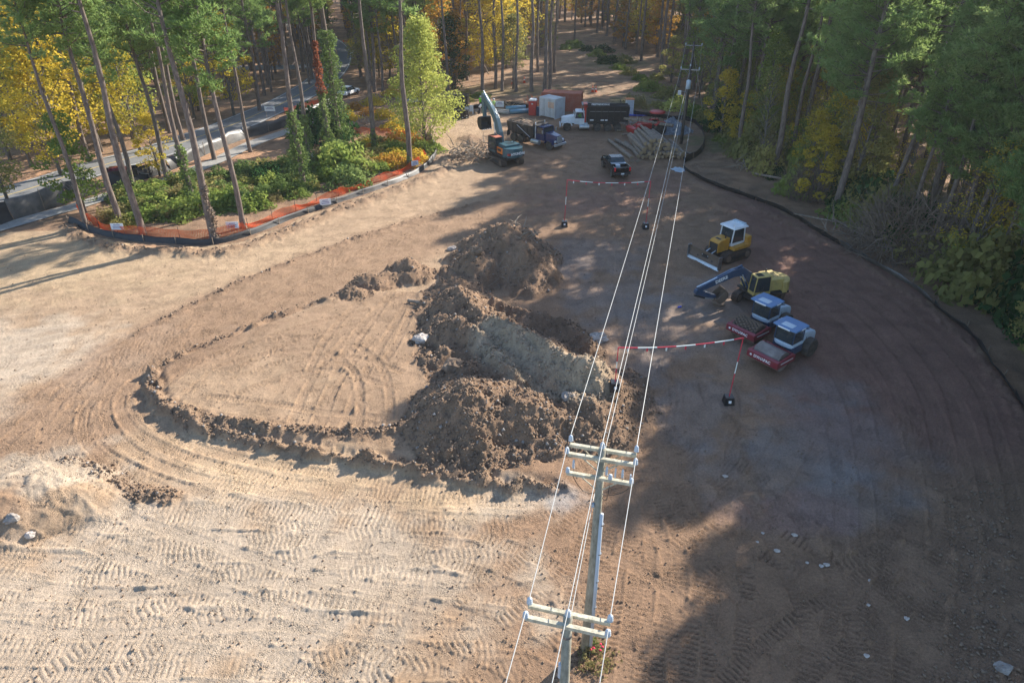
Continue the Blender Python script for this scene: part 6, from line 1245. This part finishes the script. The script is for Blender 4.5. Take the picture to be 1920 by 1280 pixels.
pp('worker in a lime vest standing behind the tip of the teal excavator boom', 914, 206, -100, shirt='hivis'); pp('worker in a pale lime jacket and khaki trousers, rightmost of the three', 926, 208, -120, shirt='hivis_pale', legs='khaki', j={'ell': (.12, .28, 1.2), 'wrl': (.3, .1, 1.2), 'hal': (.36, .06, 1.2), 'knr': (.12, -.14, .5), 'anr': (.12, -.16, .09), 'tor': (.3, -.16, .04)})
pp('person in white bending over beside the excavator arm below the workers', 899, 214, 10, shirt='pureWhite', legs='trousers', hat=False, j={'chest': (.2, 0, 1.15), 'neck': (.4, 0, 1.28), 'head': (.52, 0, 1.36), 'top': (.6, 0, 1.42), 'shl': (.34, .19, 1.24), 'shr': (.34, -.19, 1.24), 'ell': (.42, .24, .98), 'elr': (.42, -.24, .98), 'wrl': (.5, .22, .78), 'wrr': (.5, -.22, .78), 'hal': (.53, .21, .7), 'har': (.53, -.21, .7)})
dz_ = -.0; p_ = tW.matrix_basis @ Vector((1.1, .45, .72)); person('driver in a lime vest seated in the cab of the white truck', p_.x, p_.y, p_.z, R_(178), {'knl': (.42, .14, .98), 'knr': (.42, -.14, .98), 'anl': (.5, .14, .6), 'anr': (.5, -.14, .6), 'tol': (.66, .14, .55), 'tor': (.66, -.14, .55), 'ell': (.2, .27, 1.2), 'elr': (.2, -.27, 1.2), 'wrl': (.42, .18, 1.25), 'wrr': (.42, -.18, 1.25), 'hal': (.5, .16, 1.27), 'har': (.5, -.16, 1.27)}, 'hivis', False)
# ---------------- logs, rocks, roots ----------------
def log(x, y, z, L, r, rz, tilt, lab=None, grp=None, name='log'):
    t = thing(name, lab, 'log', (x, y, z), 0, grp, (tilt, 0, rz-math.pi/2)); rs = random.Random(int(x*1000+y*77+z*31))
    MB().ring_path([(0, 0, 0), (rs.uniform(-.08, .08), L*.5, rs.uniform(-.05, .05)), (0, L, 0)], [r, r*.93, r*.82], 11, caps=False).build('bark', M['log'], t, smooth=True)
    for yy, q in ((-.002, r*.985), (L+.002, r*.8)): MB().tube((0, yy-.006, 0), (0, yy+.006, 0), q, n=11).build('cut_end', M['cutwood'], t)
    return t
rr = random.Random(12); bx0, by0 = G(1193, 299); bx1, by1 = G(1291, 298); k = 0
for lvl, (cnt, x0, x1) in enumerate([(13, bx0, bx1), (12, bx0+.3, bx1-.5), (10, bx0+.6, bx1-1.4), (8, bx0+.9, bx1-2.4), (5, bx0+1.5, bx1-3.2)]):
    for i in range(cnt):
        x = x0+(x1-x0)*(i+.5)/cnt; r = rr.uniform(.19, .29); yy = by0+(by1-by0)*(i/cnt)+rr.uniform(-.5, .5)+lvl*.12
        log(x, yy, .26+lvl*.45+hz(x, yy), rr.uniform(5.6, 7.2), r, R_(rr.uniform(92, 104)), rr.uniform(-.015, .02), 'log stacked with its sawn end towards the viewer in the big pile', 'logs of the big pile')
gx, gy = G(1184, 300); log(gx, gy, .25, 8.6, .25, R_(102), .0, 'single long log lying on the ground left of the big pile'); gx, gy = G(1204, 290); log(gx-.6, gy+.3, .25, 6.2, .24, R_(108), 0, 'log lying at the left foot of the big pile, tilted away from it')
gx, gy = G(1278, 300); log(gx, gy, .6, 6.5, .26, R_(128), .05, 'log slanting across the right end of the big pile'); gx, gy = G(1262, 262); log(gx, gy+1.0, 1.6, 7.0, .22, R_(150), .02, 'log lying crosswise on top of the big pile, red tractor behind')
gx, gy = G(1306, 293); log(gx, gy, .2, 7.0, .14, R_(142), 0, 'thin pale log on the ground inside the black fence loop')
for a in ((1158, 247, 13, 20, .13), (1165, 255, 9, 16, .12), (1172, 242, 8, 24, .10)): gx, gy = G(a[0], a[1]); log(gx, gy, .15, a[2]*.75, a[4], R_(a[3]), 0, {247: 'long sunlit pole lying behind the white-cabbed truck', 255: 'short sunlit pole lying nearest the rear wheels of the truck', 242: 'grey pole lying among rubble beyond the sunlit poles'}[a[1]])
for px, py, L, rz, lab in ((1398, 322, 3.4, 80, 'upright-lying pale limb at the left of the fallen branches by the forest edge'), (1430, 315, 5.5, -28, 'thick grey fallen limb by the right forest edge'), (1415, 330, 5.5, -52, 'thin fallen limb pointing at the fence by the right forest edge'), (1580, 425, 4.5, 160, 'bare white branch lying at the edge behind the long fence'), (1622, 448, 4, 115, 'curved pale branch beside the grey thicket')):
    gx, gy = G(px, py); log(gx, gy, hz(gx, gy)+.25, L, .14 if L > 5 else .09, R_(rz), .08, lab, None, 'fallen_limb')
gx, gy = G(785, 566, .5); log(gx-.8, gy+.2, hz(gx, gy)+.12, 1.9, .13, R_(-18), 0, 'short pale log lying on the flat island top left of the mounds')
def rock(px, py, s, mat, lab, z=0.0, seed=1, flat=.7, zz=None, grp=None):
    x, y = G(px, py, z); rs = np.random.RandomState(seed); n = 10; V = []; F = []; m = 12
    for i in range(n):
        for k in range(m):
            th_, ph = math.pi*(i+.5)/n, 2*math.pi*k/m; d = np.array((math.sin(th_)*math.cos(ph), math.sin(th_)*math.sin(ph), math.cos(th_))); q = 1+.22*math.sin(3*d[0]+seed)*math.cos(4*d[1]+seed)+.16*rs.randn()*.6; V.append(tuple(d*q*s*np.array((1.15, .9, flat))))
    F = [(i*m+k, (i+1)*m+k, (i+1)*m+(k+1) % m, i*m+(k+1) % m) for i in range(n-1) for k in range(m)]+[tuple(range(m)), tuple((n-1)*m+k for k in range(m-1, -1, -1))]
    me = bpy.data.meshes.new('boulder'); me.from_pydata(V, [], F); me.materials.append(mat); o = link('boulder', me, None, (x, y, hz(x, y)+s*flat*.35)); tag(o, lab, 'boulder', grp)
rock(1121, 638, .58, M['rockwhite'], 'large whitish boulder at the right foot of the mounds under the left wire', 0, 3); rock(790, 634, .52, M['rockwhite'], 'pale boulder with a dark top at the left foot of the middle mounds', .6, 5, .55); rock(852, 690, .62, M['clod'], 'big brown lump on the slope right of the tread marks', .8, 6); rock(893, 486, .5, M['clod'], 'brown lump low on the side of the biggest mound', 1.5, 7)
rock(1880, 1262-8, .27, M['rockgrey'], 'grey flat rock near the bottom right corner', 0, 9, .45); rock(30, 985, .3, M['rockgrey'], 'pale rock at the foot of the pale heap at left', .4, 10); rock(55, 1000, .22, M['rockwhite'], 'smaller angular rock right of the pale one at the left heap', .3, 11); rock(848, 442, .38, M['rockwhite'], 'pale rock on the left shoulder of the biggest mound', 1.3, 12)
rock(1065, 770, .35, M['rockgrey'], 'grey lump in the shade below the pale slope', .7, 13)
for i, (px, py) in enumerate(((1513, 1056), (1540, 1062), (1490, 1004), (1628, 1135), (1632, 1090), (1457, 1034), (1420, 1017), (1625, 1230), (1360, 893), (1430, 1000), (1700, 1160), (1550, 1060))):
    rock(px, py, .07+.025*(i % 3), M['rockwhite'], 'small white stone in the trodden strip at lower right', 0, 40+i, .5, grp='small white stones at lower right')
# loose clods and stones, nobody could count them
def scatter_clods(name, lab, n, pick, smin, smax, mat):
    rs = np.random.RandomState(len(name)+n); base = np.array([(1, 0, 0), (-.4, .9, 0), (-.5, -.8, .1), (.1, .1, .9), (.1, 0, -.5), (.5, .7, .3)]); tri = np.array([(0, 5, 3), (5, 1, 3), (1, 2, 3), (2, 0, 3), (0, 4, 5), (5, 4, 1), (1, 4, 2), (2, 4, 0)])
    Vs, Fs, m = [], [], 0
    while m < n:
        x, y = pick(rs)
        if x is None: continue
        s = smin+(smax-smin)*rs.rand()**4; a = rs.rand()*6.28; c, s_ = math.cos(a), math.sin(a); q = base*rs.uniform(.7, 1.2, (6, 3))*s; q = q @ np.array(((c, -s_, 0), (s_, c, 0), (0, 0, 1))); Vs.append(q+np.array((x, y, hz(x, y, True)+s*.25))); Fs.append(tri+6*m); m += 1
    tag(link(name, np_mesh(name, np.concatenate(Vs), np.concatenate(Fs), mat)), lab, 'soil clods', kind='stuff')
CM = cmask*(pr > 2.1)
def pick_mask(th):
    idx = np.argwhere((CM > th) & (Y < 75)); 
    def f(rs): i, j = idx[rs.randint(len(idx))]; return float(X[i, j]+rs.uniform(-.1, .1)), float(Y[i, j]+rs.uniform(-.1, .1))
    return f
scatter_clods('soil_clods', 'brown clods of soil crumbled over the mounds and rims', 15000, pick_mask(.6), .03, .15, M['clod'])
scatter_clods('grey_stones', 'pale stones scattered over the mounds', 900, pick_mask(.66), .04, .16, M['rockgrey'])
def pick_tan(rs):
    i, j = TI[rs.randint(len(TI))]; return float(X[i, j]), float(Y[i, j])
TI = np.argwhere(pr < 2.0)
scatter_clods('tan_crumbs', 'tan crumbs on the pale slope of the middle mound', 2200, pick_tan, .03, .16, M['clodtan'])
def pick_px(x0, x1, y0, y1): return lambda rs: G(rs.uniform(x0, x1), rs.uniform(y0, y1))
scatter_clods('small_stones', 'small stones and crumbs scattered over the trodden soil', 9000, pick_px(-60, 1960, 420, 1290), .02, .075, M['clod'])
scatter_clods('rubble', 'crumbled soil along the right edge of the site', 1600, lambda rs: G(1840+rs.normal()*45, rs.uniform(900, 1290)), .03, .13, M['clod'])
# gravel heap
x, y = G(1257, 246); rs = np.random.RandomState(5); n1, n2 = 34, 14; V = []; F = []
for i in range(n2):
    for k in range(n1): a = 2*math.pi*k/n1; q = 3.1*(i/(n2-1)); h_ = 1.75*(1-i/(n2-1))**1.05; V.append((x+q*math.cos(a)*(1+.06*rs.randn()), y+q*.8*math.sin(a)*(1+.06*rs.randn()), h_*(1+.09*rs.randn())+hz(x, y)-.03))
F = [(i*n1+k, (i+1)*n1+k, (i+1)*n1+(k+1) % n1, i*n1+(k+1) % n1) for i in range(n2-1) for k in range(n1)]
o = link('gravel_heap', np_mesh('gravel_heap', V, F, M['gravel'])); tag(o, 'blue-grey gravel heap behind the red tractor', 'gravel heap', kind='stuff')
def pk(rs):
    a = rs.rand()*6.28; q = rs.rand()**.5*3.2; return x+q*math.cos(a), y+q*.8*math.sin(a)
hz0 = hz; _x, _y = x, y
def hz(xx, yy, r=False): return hz0(xx, yy, r)+max(0, 1.75*(1-math.hypot(xx-_x, (yy-_y)/.8)/3.1))
scatter_clods('gravel_stones', 'loose blue-grey stones of the gravel heap', 1500, pk, .05, .16, M['gravel']); hz = hz0
# roots and branches
def debris(name, lab, cat, px, py, z, rx, ry, n, L, r, mat, up=.2, seed=1):
    x, y = G(px, py, z); t = thing(name, lab, cat, (x, y, 0)); rs = random.Random(seed)
    for k in range(n):
        a = rs.uniform(0, 6.28); q = rs.random()**.5; p = Vector((rx*q*math.cos(a), ry*q*math.sin(a), 0)); p.z = hz(x+p.x, y+p.y)+.1+rs.random()*up
        d = Vector((rs.uniform(-1, 1), rs.uniform(-1, 1), rs.uniform(-.1, .6))).normalized()*L*rs.uniform(.4, 1.2); m = p+d*.5+Vector((rs.uniform(-.12, .12), rs.uniform(-.12, .12), .06)); e = p+d
        e.z = max(e.z, hz(x+e.x, y+e.y)+.04); MB().ring_path([p, m, e], [r, r*.75, r*.25], 5).build('branch', mat, t)
debris('root_tangle', 'pale broken roots sticking out of the shaded side of the biggest mound', 'roots', 1000, 470, .8, 1.9, 2.6, 26, 1.3, .045, M['root'], .3, 3)
debris('root_tangle', 'mat of thin grey roots hanging on the front of the biggest mound', 'roots', 945, 520, .8, 2.2, 1.0, 46, .9, .02, M['root'], .15, 4)
debris('brush_heap', 'heap of torn roots and splintered stumps in front of the teal excavator', 'brush heap', 886, 292, .5, 3.0, 2.4, 150, 1.5, .06, M['root'], 1.1, 5)
debris('brush_heap', 'tangle of dead branches at the right forest edge behind the long fence', 'brush heap', 1620, 432, .3, 4.0, 1.8, 46, 2.2, .045, M['root'], .5, 6)
debris('brush_heap', 'broken branches beside the fallen limbs at the forest edge', 'brush heap', 1405, 312, .3, 2.6, 1.6, 26, 1.8, .05, M['root'], .4, 7)
debris('wood_scraps', 'pile of split timber pieces behind the concrete pipes', 'wood pile', 950, 203, 0, 1.8, 1.0, 24, 1.3, .06, M['cutwood'], .3, 8)
debris('wood_scraps', 'splintered pale wood and rubble behind the log poles', 'wood pile', 1180, 232, 0, 2.6, 1.6, 60, .9, .06, M['rockwhite'], .3, 9)
debris('wood_scraps', 'chips of bark in front of the single long log', 'wood pile', 1186, 306, 0, 1.0, .8, 22, .6, .04, M['root'], .2, 10)
debris('brush_heap', 'grey fallen boughs lying by the footpath behind the ivy column', 'brush heap', 705, 236, 0, 3.2, 1.5, 30, 2.4, .06, M['root'], .4, 11)
# plants at the foot of the conduit pole, puddle, drink can
x, y = P1.x+.35, P1.y-.45; t = thing('flower_patch', 'weeds with a few red flowers at the foot of the conduit pole', 'flowers', (x, y, hz(x, y))); link('foliage', bush_mesh(600, .8, .35, 420, .06, M['drygrass']), t); link('foliage', bush_mesh(601, .4, .25, 160, .05, M['ivy']), t, (-.1, .6, 0))
for k in range(7): MB().lathe([(.01, 0), (.055, .03), (.02, .06)], (rr.uniform(-.3, .3), rr.uniform(.1, .5), .3), 6).build('flower', M['flower'], t)
x, y = G(1272, 319); n = 18; V = [(x+.75*(1.0+.25*math.sin(k*1.7))*math.cos(k*2*math.pi/n), y+.7*(1.5+.3*math.cos(k*2.3))*math.sin(k*2*math.pi/n), hz(x, y)+.07) for k in range(n)]; me = bpy.data.meshes.new('water'); me.from_pydata(V, [], [tuple(range(n))]); me.materials.append(M['lightblue']); tag(link('water_puddle', me), 'pale blue-white spill on the soil under the power lines', 'water')  # the puddle, a flat sheet in pale blue paint
x, y = G(1274, 577); t = thing('crushed_can', 'small crushed blue can on the bare soil left of the rollers', 'litter', (x, y, hz(x, y, True)+.03), .4); MB().tube((-.14, 0, .05), (.14, 0, .05), .06, n=8).build('can_body', M['tarpblue'], t); MB().tube((.14, 0, .05), (.16, 0, .05), .045, n=8).build('can_end', M['bright'], t)
for px, py, xy in ((905, 165, 0),): 
    gx, gy = G(887, 135); log(gx-3.0, gy+2, 10.5, 14.0, .13, R_(-50), -.80, 'thin dead trunk leaning against a pine above the workers', None, 'leaning_trunk')

# labels for look-alikes: where each stands in the picture
ORD = 'first second third fourth fifth sixth seventh eighth ninth tenth eleventh twelfth thirteenth fourteenth fifteenth sixteenth seventeenth eighteenth nineteenth twentieth twenty-first twenty-second twenty-third twenty-fourth'.split()
MARKS = {'R': [(1420, 'beyond the far poles'), (1540, 'above the bulldozer'), (1660, 'right of the bulldozer'), (1780, 'above the fence bend'), (1900, 'toward the right border'), (9e9, 'at the right border')],
 'B': [(860, 'above the yellow-green tree'), (960, 'above the workers'), (1060, 'left of the clearing'), (1180, 'at the clearing head'), (1300, 'above the far poles'), (1450, 'right of the far poles'), (9e9, 'far right')],
 'L': [(60, 'at the left border'), (160, 'above the screen fence'), (280, 'above the trailer'), (400, 'above the footpath'), (520, 'left of the road bend'), (640, 'at the road bend'), (9e9, 'right of the road bend')],
 'S': [(300, 'under the left pines'), (400, 'left of the vine-wrapped pine'), (500, 'right of the vine-wrapped pine'), (580, 'under the ivy pines'), (680, 'below the ivy column'), (9e9, 'near the fence corner')]}
HL = {'hedge line shrubs of the clearing': 'green shrub in the hedge line of the clearing', 'weeds at the back border': 'low green weed clump at the back border of the site', 'yellow shrubs near the road bend': 'yellow autumn shrub among the bare pines near the road bend'}
zones = {}
for o in list(C.objects):
    g = o.get('group'); 
    if o.parent or not g: continue
    z_ = 'R' if 'right wood' in g else 'B' if 'beyond the clearing' in g else 'L' if 'across the road' in g else 'S' if 'undergrowth' in g else 'P' if g == 'logs of the big pile' else 'W' if 'white stones' in g else 'H' if g in HL else None
    if z_: zones.setdefault((g, z_), []).append(o)
for (g, z_), os_ in zones.items():
    kind = {'pine_tree': 'pine', 'broadleaf_tree': 'tree', 'shrub': 'shrub', 'log': 'log', 'boulder': 'stone'}[os_[0].name.split('.')[0]]
    if 'sapling' in g: kind = 'sapling'
    ds = sorted(math.hypot(o.location.x, o.location.y) for o in os_); n = len(ds); cut = [ds[int(n*k/4)] for k in (1, 2, 3)] if n >= 24 else [ds[n//2]]*3
    colour = next((w_ for w_ in ('olive-brown', 'yellow', 'orange', 'green') if g.startswith(w_)), {'pine': 'tall' if 'middling' not in g else 'middling'}.get(kind, ''))
    cells = {}
    for o in os_:
        d = math.hypot(o.location.x, o.location.y); px = PX(o.location.x, o.location.y, 2)[0]
        if z_ == 'P': key = (round(o.location.z/.45), 'log in the big pile')
        elif z_ in 'WH': key = (0, 'stone')
        else: key = (sum(d > c_ for c_ in cut), next(m for lim, m in MARKS[z_] if px < lim))
        cells.setdefault(key, []).append((px, o))
    for (row, mark), L_ in cells.items():
        L_.sort(key=lambda q: q[0])
        for i, (px, o) in enumerate(L_):
            w_ = ORD[min(i, 23)]
            if z_ == 'P': o['label'] = w_+' log from the left in '+['the bottom layer', 'the second layer', 'the third layer', 'the fourth layer', 'the top layer', 'the crown'][min(row, 5)]+' of the big log pile'
            elif z_ == 'H': o['label'] = HL[g]+', '+w_+' from left'
            elif z_ == 'W': o['label'] = 'small white stone at lower right, '+w_+' from the left of twelve'
            else:
                rowname = ['nearest', 'near', 'farther', 'farthest'][row]; zn = {'R': 'right wood', 'B': 'far wood', 'L': 'road wood', 'S': 'undergrowth', 'H': ''}[z_]
                o['label'] = (colour+' '+kind).strip()+' '+mark+', '+rowname+' row of '+zn+', '+w_+' from left'
# the autumn haze of the valley air
hz_box = MB().box((40, 180, 13.1), (900, 620, 33.0)).mesh('haze', None); ho = tag(link('haze', hz_box), kind='stuff')
hm = bpy.data.materials.new('haze_air'); hm.use_nodes = True; ht = hm.node_tree; ht.nodes.remove(ht.nodes['Principled BSDF']); pv = ht.nodes.new('ShaderNodeVolumePrincipled'); pv.inputs['Density'].default_value = HAZE; pv.inputs['Color'].default_value = (.92, .96, 1, 1); pv.inputs['Anisotropy'].default_value = .3
ht.links.new(pv.outputs[0], ht.nodes['Material Output'].inputs['Volume']); hz_box.materials.append(hm)
